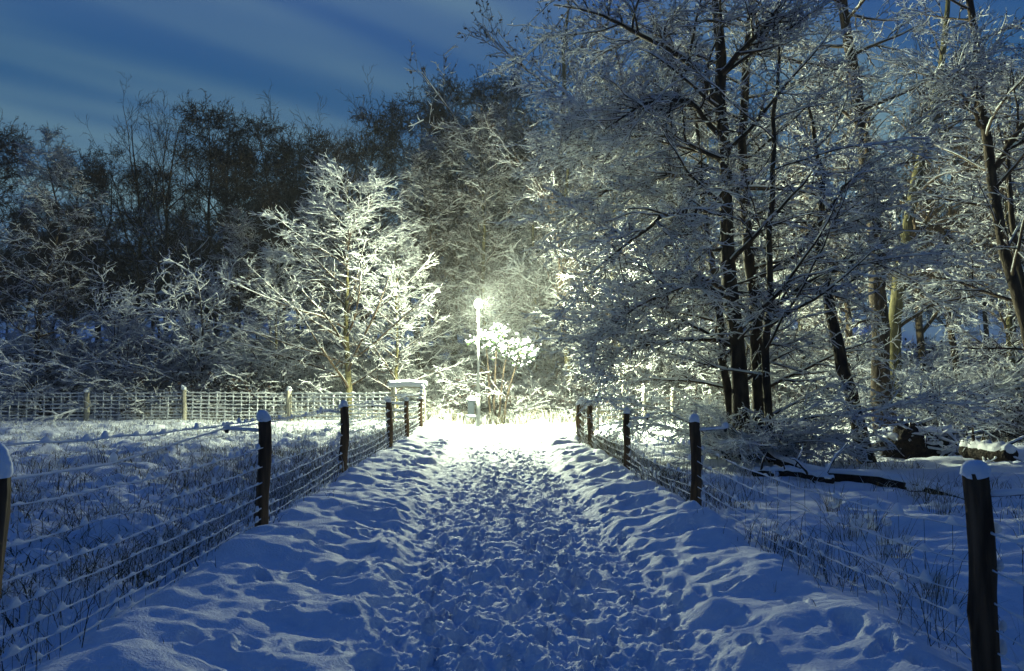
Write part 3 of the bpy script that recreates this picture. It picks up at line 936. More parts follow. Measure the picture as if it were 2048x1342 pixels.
def thicket(seed, H=3.4, stems=16, spread=1.5, snow=1.0, cat=0):
    """many arching stems from one stool, twigs white with snow"""
    g = np.random.default_rng(seed)
    tm = TreeMesh(); tm.cat = MB() if cat else None
    K = 9
    a = g.random(stems) * 6.283; r0 = g.random(stems) * 0.35 * spread
    P = np.empty((stems, K, 3)); P[:, 0] = np.stack([np.cos(a) * r0, np.sin(a) * r0, np.full(stems, -0.15)], 1)
    d = unit(np.stack([np.cos(a) * 0.6, np.sin(a) * 0.6, np.full(stems, 1.0)], 1) + g.normal(0, 0.25, (stems, 3)))
    le = H * g.uniform(0.7, 1.25, stems)[:, None]
    for k in range(1, K):
        d = unit(d + np.stack([np.cos(a), np.sin(a), np.full(stems, -0.7)], 1) * 0.12 + g.normal(0, 0.07, (stems, 3)))
        P[:, k] = P[:, k - 1] + d * le / (K - 1)
    R = np.linspace(0.028, 0.006, K)[None] * g.uniform(0.7, 1.3, (stems, 1))
    tm.trunk.add(*tubes(P, R, sides=6))
    C, CR = grow(P, R, g, 18, 0.12, 1.0, (35, 75), (0.5, 1.2), 6, 0.6, 0.005, grav=-0.02, wig=0.16, flat=0.6)
    D, DR = grow(C, CR, g, 8, 0.15, 1.0, (30, 70), (0.15, 0.42), 4, 0.6, 0.004, grav=-0.02, wig=0.2, flat=0.7)
    for q, r, s in ((C, CR, 3), (D, DR, 3)): tm.crown.add(*tubes(q, r, sides=s))
    for q, r, th, s in ((P, R, 0.042, 5), (C, CR, 0.032, 4), (D, DR, 0.026, 3)): snow_on(tm.snow, q, r, g, th, snow * 0.9, sides=s)
    if cat: tufts(tm.cat, D, g, cat, 0.05)
    return tm.finish('shrub', M_bark)


def place(tm, name, label, cat, px, Y, s=1.0, rz=0.0, group=None, sz=None, tilt=(0, 0)):
    x = PX(px, Y)
    o = empty(name, (x, Y, gz(x, Y)), label, cat, group, rz)
    o.scale = (s, s, sz or s)
    o.rotation_euler = (tilt[0], tilt[1], rz)
    for nm, me in tm.m:
        link({'trunk': 'stem' if cat == 'shrub' else 'trunk', 'crown': 'twigs' if cat == 'shrub' else 'crown'}.get(nm, nm), me, o)
    return o


# ------------------------------------------------------------------ the big trees near the right fence
def near_tree(name, label, base_px, Y, stems, seed, prim=26, plen=(2.2, 3.6), t0=0.12, extra=(), down=-0.03, bark=None, twigs=14, snowk=1.0, tert=9,
              shape=None, catn=2, up=0.0):
    """unique tree from traced stems (pixel, depth) - every stem a tapering trunk of its own"""
    g = np.random.default_rng(seed)
    bx = PX(base_px, Y); bz = gz(bx, Y)
    root = empty(name, (bx, Y, bz), label, 'tree')
    o = np.array([bx, Y, bz])
    crown, snow, cat = MB(), MB(), MB()
    TP, TR = [], []
    for pts, r0, r1 in stems:
        P = trunk_line([PX(p[0], Y + p[2], p[1]) - o for p in pts], 16, g, 0.025)
        R = np.linspace(1, 0, 16) ** 0.8 * (r0 - r1) + r1
        mb = MB(); Rf = R.copy(); Rf[0] *= 1.4; Rf[1] *= 1.12
        mb.tube(P, Rf, sides=14, cap=True, jitter=1 + g.normal(0, 0.045, (1, 16, 14)))
        mb.build('trunk', bark or M_bark, root)
        TP.append(P); TR.append(R)
    TP = np.stack(TP); TR = np.stack(TR)
    tl = np.linalg.norm(np.diff(TP, axis=1), axis=2).sum(1)
    B, BR = grow(TP, TR, g, prim, t0, 0.99, (50, 82), plen, 10, 0.36, 0.007, grav=down, wig=0.085, shape=shape or (lambda t: 1.12 - 0.5 * t), az=2.4,
                 plen=tl.max(), rmax=0.05, up=up, ys=0.75)
    E, ER = [], []
    for pts, r0, r1 in extra:
        E.append(trunk_line([PX(p[0], Y + p[2], p[1]) - o for p in pts], 10, g, 0.03)); ER.append(np.linspace(r0 * 1.15, r1, 10))
    if E:
        E = np.stack(E); ER = np.stack(ER)
        S1, SR1 = grow(E, ER, g, 9, 0.2, 1.0, (30, 65), (0.9, 1.8), 10, 0.55, 0.006, grav=-0.01, wig=0.1, flat=0.7)
        B = np.concatenate([B, E, S1]); BR = np.concatenate([BR, ER, SR1])
    C, CR = grow(B, BR, g, twigs, 0.12, 1.0, (30, 75), (0.35, 1.3), 7, 0.6, 0.004, grav=-0.01, wig=0.17, flat=0.65, shape=lambda t: 1.25 - 0.75 * t)
    D, DR = grow(C, CR, g, tert, 0.1, 1.0, (28, 68), (0.1, 0.34), 4, 0.65, 0.0028, wig=0.22, flat=0.75)
    F, FR = grow(D, DR, g, 1, 0.2, 0.95, (30, 70), (0.05, 0.13), 3, 0.7, 0.0025, wig=0.2)
    crown.add(*tubes(B, BR, sides=6)); crown.add(*tubes(C, CR, sides=4)); crown.add(*tubes(D, DR, sides=3)); crown.add(*tubes(F, FR, sides=3))
    snow_on(snow, TP, TR, g, 0.04, sides=8, wide=0.6, hmin=0.1)
    for q, r, th, s in ((B, BR, 0.034, 6), (C, CR, 0.024, 4), (D, DR, 0.018, 4), (F, FR, 0.016, 3)):
        snow_on(snow, q, r, g, th * snowk * 0.85, 0.9, sides=s)
    tufts(cat, D, g, catn, 0.02)
    crown.build('crown', M_twig, root)
    snow.build('snow_cover', M_twigsnow, root)
    cat.build('catkins', M_catkin, root, smooth=False)
    return root


near_tree('broadleaf_tree', 'largest dark trunked tree with low snowy sprays beside the right fence', 1498, 15.2,
          [([(1488, 945, 0), (1478, 800, 0), (1462, 560, 0.1), (1450, 350, 0.15), (1440, 120, 0.1), (1432, -120, 0), (1425, -420, 0)], 0.165, 0.045),
           ([(1522, 945, 0.15), (1518, 760, 0.3), (1500, 520, 0.6), (1482, 300, 0.8), (1500, 60, 0.9), (1530, -250, 1.0)], 0.14, 0.03),
           ([(1540, 945, -0.2), (1532, 780, -0.3), (1536, 560, -0.3), (1546, 300, -0.3), (1560, 60, -0.2)], 0.085, 0.02),
           ([(1470, 930, 0.3), (1440, 640, 0.8), (1405, 400, 1.0), (1390, 180, 1.1)], 0.1, 0.02)],
          101, prim=27, plen=(1.9, 3.9), t0=0.12, down=-0.02, twigs=12, tert=8, snowk=0.9,
          extra=[([(1442, 215, 0.1), (1390, 130, -0.2), (1300, 80, -0.5), (1215, 35, -0.7), (1110, 10, -0.8)], 0.075, 0.012),
                 ([(1438, 270, 0), (1385, 200, -0.4), (1290, 205, -0.9), (1205, 262, -1.2)], 0.05, 0.01),
                 ([(1446, 320, 0), (1340, 270, 0.3), (1210, 275, 0.4), (1130, 300, 0.5)], 0.045, 0.009),
                 ([(1452, 430, 0), (1400, 418, -0.5), (1320, 435, -1), (1240, 500, -1.3), (1150, 560, -1.4)], 0.05, 0.009),
                 ([(1456, 380, 0), (1350, 345, 0.2), (1200, 385, 0.4), (1120, 470, 0.4)], 0.045, 0.008),
                 ([(1470, 600, 0), (1380, 560, -0.6), (1260, 620, -0.9), (1170, 700, -1.0)], 0.045, 0.008),
                 ([(1475, 700, 0), (1370, 640, 0.3), (1240, 690, 0.4), (1190, 770, 0.5)], 0.04, 0.008),
                 ([(1510, 640, 0.3), (1620, 560, 0), (1740, 520, -0.3), (1830, 560, -0.5)], 0.05, 0.01),
                 ([(1505, 560, 0.3), (1580, 520, 0), (1680, 380, 0), (1790, 290, 0)], 0.06, 0.012),
                 ([(1530, 850, 0), (1620, 835, -0.8), (1720, 825, -1.2), (1880, 790, -1.5)], 0.022, 0.006),
                 ([(1440, 150, 0), (1520, 60, -0.2), (1600, -40, -0.4)], 0.06, 0.02)])

near_tree('broadleaf_tree', 'leaning tree with a pale bare foot to the right of the largest tree', 1738, 15.0,
          [([(1738, 945, 0), (1722, 860, 0), (1690, 760, 0.1), (1662, 640, 0.3), (1640, 500, 0.5), (1646, 350, 0.6), (1620, 200, 0.6)], 0.145, 0.02)],
          102, prim=13, plen=(1.4, 2.6), t0=0.42, down=-0.03, twigs=11, tert=7, snowk=0.8)
near_tree('broadleaf_tree', 'dark upright trunk standing behind the brush heap', 1770, 19.5,
          [([(1775, 875, 0), (1762, 760, 0), (1757, 600, 0), (1746, 430, 0), (1722, 250, 0), (1692, 60, 0), (1670, -180, 0)], 0.23, 0.07)],
          103, prim=18, plen=(2.2, 4.0), t0=0.45, down=-0.02, twigs=10, tert=7, snowk=0.8)
near_tree('broadleaf_tree', 'crooked lamplit yellow tree with bare snow lined limbs behind the dark upright trunk', 1784, 23.0,
          [([(1786, 860, 0), (1786, 680, 0), (1800, 560, 0), (1812, 470, 0), (1835, 330, 0.2), (1880, 160, 0.4), (1900, -40, 0.5)], 0.22, 0.05)],
          104, prim=10, plen=(1.5, 3.0), t0=0.35, down=0.05, bark=M_litbark, twigs=7, tert=5, catn=1,
          extra=[([(1812, 480, 0), (1850, 450, -0.3), (1890, 462, -0.5), (1905, 520, -0.8)], 0.11, 0.02), ([(1800, 570, 0), (1830, 540, -0.3), (1890, 545, -0.6), (1945, 580, -0.8)], 0.08, 0.015),
                 ([(1806, 520, 0), (1770, 480, 0.3), (1745, 520, 0.5)], 0.07, 0.012), ([(1840, 320, 0), (1880, 270, 0), (1960, 210, 0)], 0.08, 0.015),
                 ([(1790, 660, 0), (1860, 610, -0.4), (1960, 590, -0.8), (2030, 600, -1)], 0.06, 0.01)])
near_tree('broadleaf_tree', 'twin dark trunks leaning left at the right edge of the picture', 2105, 15.5,
          [([(2110, 960, 0), (2062, 700, 0), (2020, 540, 0), (1990, 380, 0), (1966, 215, 0), (1942, 40, 0), (1930, -150, 0)], 0.13, 0.05),
           ([(2120, 960, 0.4), (2085, 720, 0.5), (2045, 580, 0.5), (2020, 440, 0.5), (2010, 250, 0.5)], 0.1, 0.03)],
          105, prim=15, plen=(1.8, 3.4), t0=0.25, down=-0.03, twigs=11, tert=7, snowk=0.8,
          extra=[([(1972, 260, 0), (1920, 180, -0.5), (1870, 165, -0.8)], 0.05, 0.01), ([(1985, 340, 0), (2080, 200, -0.6), (2160, 150, -0.8)], 0.06, 0.01)])

# ------------------------------------------------------------------ woodland
A1, A2, A3 = alder(1, dense=1.05, lowest=0.36), alder(2, spread=3.2, dense=1.05, lowest=0.4), alder(3, spread=4.4, dense=1.05, lowest=0.34)
AS1 = alder(5, snow=1.0, spread=3.3, cat=1, tip_snow=1.0, lowest=0.12, bark=M_litbark)
AS2 = alder(6, snow=1.0, spread=3.8, cat=1, tip_snow=1.0, lowest=0.1)
H1, H2 = ash(11), ash(12, limbs=11)
H3 = ash(13, snow=0.9, bark=M_litbark, cat=2)
Y1, Y2 = young(21, spread=5.8, n=46), young(22, spread=4.0, n=38)
A4 = alder(4, spread=2.8, lowest=0.5, dense=0.9)
C1 = curly(31)
T1, T2, T3, T4 = thicket(41), thicket(42, H=4.2, spread=1.8), thicket(43, H=2.4, stems=20, spread=1.3), thicket(44, H=3.0, snow=0.6, cat=1)

g = np.random.default_rng(500)
WOOD = 'trees of the dark wood behind the left field'


def top_scale(py, Y, H):
    return ((772 - py) / 1593 * Y + 1.5) / H


# mesh, base H, px, Y, top py, name, label, group
TREES = [
    (AS2, 14, 78, 37, 292, 'alder_tree', 'frosted flat topped alder near the left edge of the picture', None),
    (A1, 14, -30, 43, 262, 'alder_tree', 'dark alder cut off by the left edge of the picture', WOOD),
    (A3, 14, 210, 46, 340, 'alder_tree', 'low dark alder between the flat topped alder and the tall bare crown', WOOD),
    (A2, 14, 300, 50, 345, 'alder_tree', 'slim dark alder under the left side of the tall bare crown', WOOD),
    (H1, 18, 335, 44, 185, 'ash_tree', 'tall bare tree with fine upright rods above the left wood', WOOD),
    (H2, 18, 262, 47, 205, 'ash_tree', 'bare rods rising left of the tall bare tree above the left wood', WOOD),
    (H1, 18, 440, 49, 190, 'ash_tree', 'bare rods rising out of the tallest dark alder crown', WOOD),
    (A3, 14, 145, 48, 330, 'alder_tree', 'dark alder right behind the frosted flat topped alder', WOOD),
    (A1, 14, 465, 44, 300, 'alder_tree', 'dark alder in front of the tallest left crown', WOOD),
    (A2, 14, 560, 43, 330, 'alder_tree', 'dark alder low in the gap of the treeline', WOOD),
    (A2, 14, 660, 44, 300, 'alder_tree', 'dark alder left under the bare rounded crown', WOOD),
    (A3, 14, 870, 42, 330, 'alder_tree', 'dark alder low behind the lamp column on its left', WOOD),
    (A3, 14, 1045, 43, 300, 'alder_tree', 'dark alder low behind the lamp column on its right', WOOD),
    (A1, 14, 415, 46, 222, 'alder_tree', 'tallest dark alder crown rising beside the bare upright rods', WOOD),
    (A2, 14, 512, 45, 250, 'alder_tree', 'pointed dark alder right of the tallest left crown', WOOD),
    (A3, 14, 598, 46, 285, 'alder_tree', 'dark alder just left of the gap in the treeline', WOOD),
    (H2, 18, 700, 45, 178, 'ash_tree', 'bare rounded tree crown standing alone against the sky behind the young snowy tree', WOOD),
    (A1, 14, 745, 48, 225, 'alder_tree', 'dark alder behind the bare rounded crown', WOOD),
    (A3, 14, 838, 46, 205, 'alder_tree', 'dark alder left of the tall frosted tree above the lamp', WOOD),
    (A2, 14, 908, 49, 175, 'alder_tree', 'dark alder behind the tall frosted tree above the lamp', WOOD),
    (A1, 14, 1010, 47, 150, 'alder_tree', 'dark alder right of the tall frosted tree above the lamp', WOOD),
    (AS1, 14, 962, 39, 228, 'frosted_tree', 'tall frosted tree rising straight above the street lamp', None),
    (AS2, 14, 845, 39.5, 330, 'frosted_tree', 'frosted tree filling the gap right of the bright young tree', None),
    (AS1, 14, 902, 42, 255, 'frosted_tree', 'dim frosted tree left behind the street lamp', None),
    (AS2, 14, 1020, 43, 225, 'frosted_tree', 'dim frosted tree right behind the street lamp', None),
    (AS1, 14, 1068, 39.5, 330, 'frosted_tree', 'frosted tree half way between the lamp and the right path fence', None),
    (AS1, 14, 640, 41, 400, 'frosted_tree', 'dim frosted tree left behind the bright young tree', None),
    (AS2, 14, 480, 40, 440, 'frosted_tree', 'dim low frosted tree above the middle post of the far mesh fence', None),
    (AS2, 14, 1120, 41, 260, 'frosted_tree', 'bright frosted tree with hooked limbs right of the lamp', None),
    (H3, 18, 1150, 36, 60, 'ash_tree', 'lamplit yellow tree with the bare top tip right of the lamp', None),
    (H3, 18, 1100, 43, -170, 'ash_tree', 'tall sparse tree hung with dry clusters against the sky left of the largest tree', None),
    (AS1, 14, 1235, 34.5, 130, 'frosted_tree', 'frosted tree glowing behind the left sprays of the largest tree', None),
    (AS2, 14, 1330, 38, 40, 'frosted_tree', 'frosted tree behind the trunk of the largest tree', None),
    (AS1, 14, 1420, 36, 180, 'frosted_tree', 'frosted tree between the largest tree and the far right fence', None),
    (H2, 18, 1600, 36, 40, 'ash_tree', 'bare crowned tree behind the leaning pale footed tree', None),
    (AS2, 14, 1690, 30, 120, 'frosted_tree', 'frosted tree behind the dark upright trunk', None),
    (H1, 18, 1850, 33, 10, 'ash_tree', 'bare tree behind the crooked lamplit yellow tree', None),
    (A3, 14, 1925, 29, 150, 'alder_tree', 'dark alder right of the crooked lamplit yellow tree', None),
    (AS1, 14, 2035, 25, 100, 'frosted_tree', 'frosted tree behind the twin leaning trunks', None),
    (H2, 18, 2180, 30, 0, 'ash_tree', 'bare tree past the right edge behind the twin leaning trunks', None),
    (A2, 14, 1520, 46, 230, 'alder_tree', 'dark far alder seen through the largest tree', None),
    (A1, 14, 1980, 44, 250, 'alder_tree', 'dark far alder at the back of the right wood', None),
]
for i, (tm, H, px, Y, top, nm, lab, grp) in enumerate(TREES):
    s = top_scale(top, Y, H)
    place(tm, nm, lab, 'tree', px, Y, s * (0.92 if 'alder' in nm else 0.95), g.random() * 6.28, grp, sz=s)

place(Y1, 'young_tree', 'bright young snowy tree with straight ascending branches behind the mesh fence', 'tree', 702, 34.6, top_scale(350, 34.6, 10.5) * 1.2, 2.0, sz=top_scale(350, 34.6, 10.5))
place(Y2, 'young_tree', 'smaller snowy young tree between the gate frame and the brightest young tree', 'tree', 792, 34.8, top_scale(470, 34.8, 10.5), 1.2)
place(Y2, 'young_tree', 'half lit young tree left of the brightest young tree', 'tree', 545, 36, top_scale(500, 36, 10.5), 2.2)
place(Y1, 'young_tree', 'snowy young tree shining through the lowest left sprays of the largest tree', 'tree', 1240, 34.4, top_scale(470, 34.4, 10.5), 3.3)
place(Y2, 'young_tree', 'snowy young tree shining beside the trunks of the largest tree', 'tree', 1345, 35.2, top_scale(400, 35.2, 10.5), 4.3)
place(Y1, 'young_tree', 'snowy young tree lit behind the leaning pale footed tree', 'tree', 1600, 33.5, top_scale(480, 33.5, 10.5), 5.3)
place(C1, 'crooked_tree', 'small crooked tree with hooked snow lined limbs behind the left mesh fence', 'tree', 402, 36.5, 1.05, 0.4)
place(C1, 'crooked_tree', 'pale hooked limbed tree close right of the street lamp', 'tree', 1115, 40, 1.25, 2.6)
place(C1, 'crooked_tree', 'hooked limbed tree half hidden in the thicket near the left edge', 'tree', 230, 37, 0.85, 4.0)

# far thin trunks closing the left wood
for i in range(26):
    px = -60 + 760 * (i + g.random()) / 26
    tm = A4
    Y = 53 + 16 * g.random()
    place(tm, 'alder_tree', 'thin dark tree trunk deep inside the left wood', 'tree', px, Y, (0.82 + 0.22 * g.random()), g.random() * 6.28, 'thin trunks deep inside the left wood')
for i in range(14):
    px = 650 + 1500 * (i + g.random()) / 14
    place((A1, A2, A3)[i % 3], 'alder_tree', 'dark tree deep in the wood behind the lamp', 'tree', px, 52 + 14 * g.random(), 0.9 + 0.2 * g.random(), g.random() * 6.28, 'dark trees deep behind the lamp')

# undergrowth
SH = []
for i in range(30):
    px = -70 + 940 * (i + 0.6 * g.random()) / 30
    Y = 36.2 + 4.5 * g.random()
    SH.append((px, Y, (T1, T4, T3, T4, T2)[i % 5], 0.8 + 0.75 * g.random() * (px < 640), 'snowy shrub in the thicket behind the far mesh fence', 'shrubs of the thicket behind the far mesh fence'))
for i in range(12):
    px = 870 + 460 * (i + 0.6 * g.random()) / 12
    Y = 34.5 + 4.5 * g.random() - (px > 1150) * 1.2
    SH.append((px, Y, (T4, T3, T4, T1)[i % 4], 0.65 + 0.45 * g.random(), 'lamplit shrub in the undergrowth beyond the lamp', 'shrubs in the undergrowth beyond the lamp'))
for i in range(14):
    px = 1330 + 480 * (i + 0.6 * g.random()) / 14
    Y = 34.5 + 5 * g.random()
    SH.append((px, Y, (T2, T1, T4)[i % 3], 0.9 + 0.5 * g.random(), 'snowy shrub beyond the right field', 'shrubs beyond the right field'))
for i in range(16):
    px = 1770 + 420 * (i + 0.6 * g.random()) / 16
    Y = 20.5 + 9 * g.random()
    SH.append((px, Y, (T2, T1, T2, T4)[i % 4], 0.6 + 0.35 * g.random(), 'blue snowy shrub massed at the right behind the brush heap', 'shrubs massed behind the brush heap'))
for i in range(34):
    px = -80 + 2250 * (i + 0.8 * g.random()) / 34
    SH.append((px, 42 + 6 * g.random(), (T4, T2, T4, T1)[i % 4], 1.3 + 0.6 * g.random(), 'tall dim shrub deep in the wood', 'tall shrubs deep in the wood'))
for i in range(16):
    px = -80 + 760 * (i + 0.8 * g.random()) / 16
    SH.append((px, 40.5 + 3 * g.random(), (T4, T2)[i % 2], 1.3 + 0.5 * g.random(), 'tall dim shrub deep in the wood', 'tall shrubs deep in the wood'))
for px, Y, tm, s, lab, grp in SH:
    place(tm, 'snowy_shrub', lab, 'shrub', px, Y, s, g.random() * 6.28, grp)
place(T3, 'snowy_shrub', 'dense frosted shrub wrapping the foot of the largest tree', 'shrub', 1535, 15.0, 0.62, 1.0)
place(T1, 'snowy_shrub', 'bushy frosted shrub leaning out over the bright field from the largest tree', 'shrub', 1440, 16.3, 0.5, 2.0)
place(T2, 'snowy_shrub', 'taller frosted shrub standing in front of the trunks of the largest tree', 'shrub', 1482, 14.7, 0.58, 3.0)
# evergreen branch clump, thick with snow, right behind the column
ev = empty('laurel_bush', (PX(985, 32.6), 32.6, gz(PX(985, 32.6), 32.6)), 'broad leaved evergreen bush plastered with bright snow right behind the lamp column', 'shrub')
mb, ml, ms = MB(), MB(), MB()
for k, (dx_, h_) in enumerate([(-0.3, 3.6), (0.2, 3.9), (0.7, 3.3), (1.3, 3.2)]):
    P = trunk_line([(dx_ * 0.3, 0, -0.2), (dx_ * 0.6, 0, h_ * .6), (dx_, -0.2, h_)], 8, g, 0.02)
    mb.tube(P, np.linspace(0.05, 0.02, 8), sides=8)
    for j in range(26):
        c = P[-1] + np.array([g.normal(0, 0.3), g.normal(0, 0.3), -abs(g.normal(0, 0.42)) + 0.1])
        for q in range(7):
            dd = unit(np.array([g.normal(0, 1), g.normal(0, 1), -0.9]))
            sd = unit(np.cross(dd, [0, 0, 1.0])); p0 = c + dd * 0.02; L_ = 0.13 + 0.06 * g.random()
            ml.add([p0, p0 + dd * L_ * .5 + sd * .03, p0 + dd * L_, p0 + dd * L_ * .5 - sd * .03], [[0, 1, 2, 3]])
        for q in range(4):
            e = 0.035 + 0.06 * g.random() ** 2
            ms.blob(c + g.normal(0, 0.09, 3) + [0, 0, 0.03], (e, e * g.uniform(0.7, 1.4), e * g.uniform(0.5, 1.0)), int(g.integers(99)), nu=9, nv=6, amp=0.4)
M_leaf = noisy('evergreen_leaf', (0.025, 0.045, 0.015), (0.05, 0.085, 0.03), 6, rough=0.45, bump=0)
mb.build('stem', M_bark, ev); ml.build('leaves', M_leaf, ev, smooth=False); ms.build('snow_cover', M_twigsnow, ev)

# ------------------------------------------------------------------ fallen trunk, brush heap, logs
def log(name, label, pts, r0, r1, seed, sn=0.06, cat='log'):
    g = np.random.default_rng(seed)
    P = []
    for px, Y, dz in pts:
        x = PX(px, Y); P.append((x, Y, gz(x, Y) + dz))
    o = np.array(P[0]); P = trunk_line(np.array(P) - o, 18, g, 0.012)
    R = np.linspace(r0, r1, 18)
    root = empty(name, o, label, cat)
    mb = MB(); mb.tube(P, R, sides=12, cap=True, jitter=1 + g.normal(0, 0.06, (1, 18, 12))); mb.build('trunk', M_heap, root)
    B, BR = grow(P[None], R[None], g, 9, 0.1, 0.95, (40, 80), (0.25, 0.8), 6, 0.4, 0.005, grav=0.03, wig=0.15, up=0.4)
    mb = MB(); mb.add(*tubes(B, BR, sides=5)); mb.build('branches', M_twig, root)
    ms = MB(); S = P.copy(); S[:, 2] += R * 0.72
    ms.tube(S, R * (0.7 + 0.25 * g.random(18)), R * 0.3 + sn * (0.3 + 0.9 * g.random(18)), sides=10)
    snow_on(ms, B, BR, g, 0.03); ms.build('snow_cover', M_snow, root)
    return root


log('fallen_log', 'long fallen trunk capped with snow lying in the right field', [(1500, 15.2, 0.45), (1550, 14.1, 0.16), (1630, 12.7, 0.07), (1750, 11.7, 0.06), (1870, 10.8, 0.02), (1960, 10.2, -0.1)], 0.075, 0.11, 1, 0.045)
log('fallen_branch', 'short dark fallen branch in front of the long fallen trunk', [(1505, 12.9, 0.08), (1580, 12.3, 0.08), (1665, 11.7, 0.05)], 0.06, 0.05, 2)
log('snowy_log', 'cut log under thick snow behind the nearest right post', [(1925, 15.0, 0.18), (1985, 14.2, 0.2), (2020, 13.8, 0.16)], 0.14, 0.12, 3, 0.12)
hp = empty('brush_heap', (PX(1835, 16.8), 16.8, gz(PX(1835, 16.8), 16.8)), 'dark brush heap topped with snow right of the leaning tree', 'brush heap')
mb = MB(); mb.blob((-0.1, 0, -0.1), (0.95, 0.6, 0.66), 4, nu=48, nv=26, amp=0.3, lo=-0.3); mb.blob((0.5, 0.1, -0.1), (0.6, 0.5, 0.55), 9, nu=30, nv=16, amp=0.3, lo=-0.3)
mb.build('heap', M_heap, hp)
a = g.random(150) * 6.28; el = g.random(150) * 0.9
c = np.stack([np.cos(a) * np.cos(el) * 0.85 + 0.15, np.sin(a) * np.cos(el) * 0.62, np.sin(el) * 0.75 - 0.05], 1)
d = unit(g.normal(0, 1, (150, 3)) * [1, 1, 0.6]); ln = g.uniform(0.15, 0.55, (150, 1))
P = np.stack([c - d * ln, c + g.normal(0, 0.03, c.shape), c + d * ln], 1); R = np.tile(np.array([[0.012, 0.014, 0.006]]), (150, 1)) * g.uniform(0.5, 1.6, (150, 1))
mb = MB(); mb.add(*tubes(P, R, sides=5)); mb.build('sticks', M_twig, hp)
ms = MB(); snow_on(ms, P, R, g, 0.05, sides=5)
for q in range(26):
    aa, rr = g.random() * 6.28, g.random() ** 0.5
    bx_, by_ = math.cos(aa) * rr * 0.85, 0.15 + math.sin(aa) * rr * 0.4
    ms.blob((bx_, by_, 0.48 * math.sqrt(max(0, 1 - (bx_ / 1.05) ** 2)) + 0.02), (0.2 + 0.15 * g.random(), 0.17 + 0.1 * g.random(), 0.07 + 0.06 * g.random()), int(g.integers(99)), nu=16, nv=9, amp=0.3)
ms.build('snow_cover', M_snow, hp)


# ------------------------------------------------------------------ grass
def grass(xy, nb, h, w, g, frost, spread=0.12, lean=0.6):
    n = len(xy)
    ti = np.repeat(np.arange(n), nb)
    m = len(ti)
    b = xy[ti] + g.normal(0, spread, (m, 2))
    z = ground_base(b[:, 0], b[:, 1]) - 0.02
    hh = (h[ti] if not np.isscalar(h) else h) * g.uniform(0.5, 1.2, m)
    ld = g.normal(0, lean, (m, 2)) * hh[:, None]
    a = g.random(m) * 6.28
    s = np.stack([np.cos(a), np.sin(a)], 1) * (w[ti] if not np.isscalar(w) else w)[:, None] if not np.isscalar(w) else np.stack([np.cos(a), np.sin(a)], 1) * w
    p0 = np.column_stack([b, z]); p1 = np.column_stack([b + ld * 0.35, z + hh * 0.6]); p2 = np.column_stack([b + ld, z + hh * 0.95])
    s3 = np.column_stack([s, np.zeros(m)])
    V = np.stack([p0 - s3, p0 + s3, p1 + s3 * 0.8, p1 - s3 * 0.8, p2], 1).reshape(-1, 3)
    i = np.arange(m)[:, None] * 5
    col = np.repeat(np.where(g.random(m) < frost, 0.75 + 0.25 * g.random(m), 0.66 * g.random(m)), 5)
    return V, i + np.array([[0, 1, 2, 3]]), i + np.array([[3, 2, 4]]), col


g = np.random.default_rng(600)
VV, QQ, TT, CC, off = [], [], [], [], 0


def addg(r):
    global off
    VV.append(r[0]); QQ.append(r[1] + off); TT.append(r[2] + off); CC.append(r[3]); off += len(r[0])


# left field: tussocks everywhere, thicker along the fence
n = 3000
Y = 4 + 27.5 * g.random(n) ** 0.8; X = -2.35 - (g.random(n) ** 1.6) * (2.5 + Y * 0.62)
k = vnoise(X * 0.55, Y * 0.55, 33) > -0.12
xy = np.column_stack([X, Y])[k]
fr_ = xy[:, 1] > 17
addg(grass(xy[~fr_], 9, 0.2 + 0.2 * g.random((~fr_).sum()), 0.0016 + 0.00022 * xy[~fr_, 1], g, 0.42))
addg(grass(xy[fr_], 6, 0.13 + 0.15 * g.random(fr_.sum()), 0.0016 + 0.00022 * xy[fr_, 1], g, 0.85))
# matted rimed grass
n = 2600; Y = 5 + 26 * g.random(n); X = -2.4 - (g.random(n) ** 1.3) * (2.5 + Y * 0.6)
addg(grass(np.column_stack([X, Y]), 12, 0.13, 0.0022 + 0.00022 * Y.mean(), g, 0.6, spread=0.1, lean=1.3))
# strip along the left fence
n = 650; Y = 3.8 + 24 * g.random(n) ** 0.75; xy = np.column_stack([-2.3 - np.abs(g.normal(0, 0.3, n)), Y])
addg(grass(xy, 7, 0.18 + 0.2 * g.random(n), 0.0015 + 0.0002 * Y, g, 0.5))
# strip along the right fence
n = 650; Y = 3.8 + 16.5 * g.random(n) ** 0.6; xy = np.column_stack([2.45 + np.abs(g.normal(0, 0.25, n)), Y])
xy = xy[(vnoise(xy[:, 1] * 0.8, xy[:, 1] * 0, 13) > -0.1)]
addg(grass(xy, 8, 0.2 + 0.25 * g.random(len(xy)), 0.0014 + 0.0002 * xy[:, 1], g, 0.35))
# scattered in the right field
n = 1100; Y = 4 + 22 * g.random(n); X = 2.6 + g.random(n) * (2 + Y * 0.6); k = vnoise(X * 0.8, Y * 0.8, 35) > 0.12
xy = np.column_stack([X, Y])[k]
addg(grass(xy, 9, 0.16 + 0.16 * g.random(len(xy)), 0.0014 + 0.0002 * xy[:, 1], g, 0.35, spread=0.09))
# stalks on the banks beside the path
n = 60; Y = 4 + 14 * g.random(n); X = np.where(g.random(n) < 0.5, -1.9, 2.1) + g.normal(0, 0.2, n)
addg(grass(np.column_stack([X, Y]), 2, 0.12, 0.002, g, 0.0, spread=0.02))
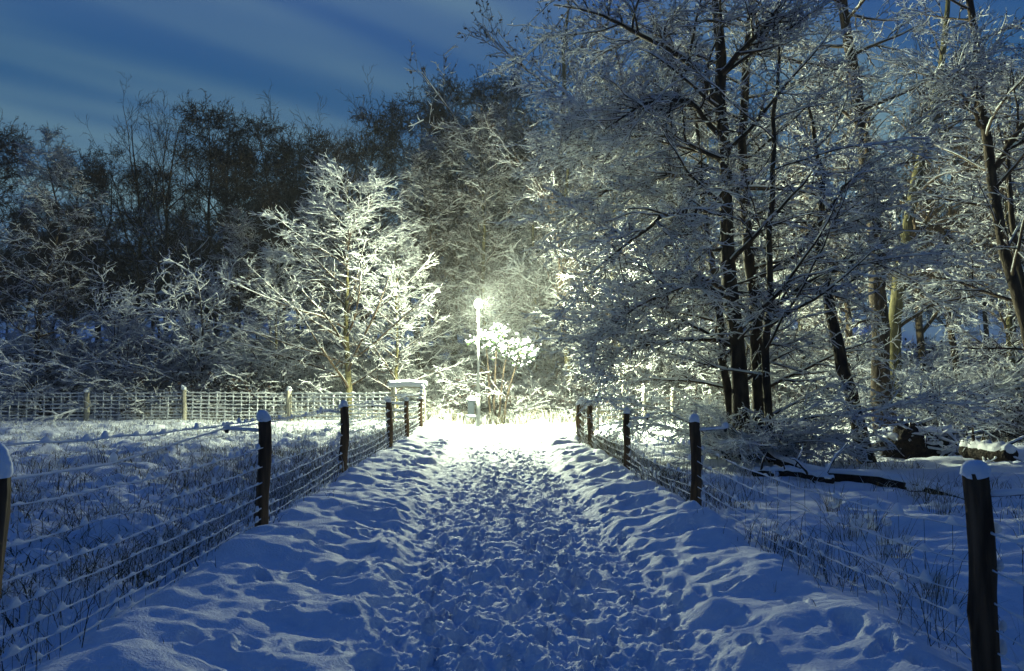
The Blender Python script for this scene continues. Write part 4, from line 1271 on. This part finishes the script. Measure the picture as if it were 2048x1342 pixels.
# fringe where the wood begins
n = 900; X = -16 + 36 * g.random(n); xy = np.column_stack([X, 31.4 + g.random(n) * 1.5 + (X > 5) * 3 + (X < -2.5) * 2.2])
addg(grass(xy, 9, 0.35 + 0.35 * g.random(n), 0.009, g, 0.5))
me = new_mesh('grass', np.concatenate(VV), np.concatenate(QQ), np.concatenate(TT), M_grass, False)
a = me.attributes.new('blade', 'FLOAT', 'POINT'); a.data.foreach_set('value', np.concatenate(CC).astype(np.float32))
tag(link('grass', me), kind='stuff')

M_straw = noisy('straw', (0.1, 0.08, 0.04), (0.24, 0.2, 0.11), 30, bump=0)
# rush clumps one can point at in the right field
RUSH = [(1170 + 560, 8.0, 'upright rush clump'), (1660, 9.1, 'rush clump'), (1690, 7.6, 'rush clump'), (1830, 10.2, ''), (1870, 9.0, ''), (1770, 6.6, ''), (1850, 5.4, ''), (1310, 13.0, ''), (1345, 12.2, '')]
for i, (px, Y, _) in enumerate(RUSH):
    x = PX(px, Y); z = gz(x, Y)
    n = 34
    b = g.normal(0, 0.08, (n, 2)); hh = g.uniform(0.15, 0.38, n); ld = b * 1.1 + g.normal(0, 0.07, (n, 2))
    bz = ground_base(x + b[:, 0], Y + b[:, 1]) - z - 0.03
    P = np.stack([np.column_stack([b, bz]), np.column_stack([b + ld * 0.4, bz + hh * 0.6]), np.column_stack([b + ld, bz + hh])], 1)
    r = empty('rush_clump', (x, Y, z), 'clump of dry rushes poking through the snow of the right field', 'rush clump', 'rush clumps in the right field')
    mb = MB(); mb.add(*tubes(P, np.array([[0.0026, 0.0022, 0.0008]]).repeat(n, 0), sides=3)); mb.build('stalks', M_straw, r)
    ms = MB()
    for q in range(5): ms.blob((g.normal(0, 0.09), g.normal(0, 0.09), 0.06 + 0.1 * g.random()), (0.05, 0.045, 0.035), int(g.integers(99)), nu=9, nv=6, amp=0.3)
    ms.build('snow_cover', M_twigsnow, r)

# ------------------------------------------------------------------ thin haze added for the glow round the lamp
HAZE = 0.0009
m = bpy.data.materials.new('glow_haze'); m.use_nodes = True
m.node_tree.nodes.clear()
mo = N(m.node_tree, 'ShaderNodeOutputMaterial'); pv = N(m.node_tree, 'ShaderNodeVolumePrincipled')
pv.inputs['Color'].default_value = (0.9, 0.94, 1.0, 1); pv.inputs['Density'].default_value = HAZE; pv.inputs['Anisotropy'].default_value = 0.0
m.node_tree.links.new(pv.outputs[0], mo.inputs['Volume'])
mb = MB(); mb.box((0, 0, 15), (920, 920, 40))
tag(mb.build('haze', m, smooth=False), kind='stuff')
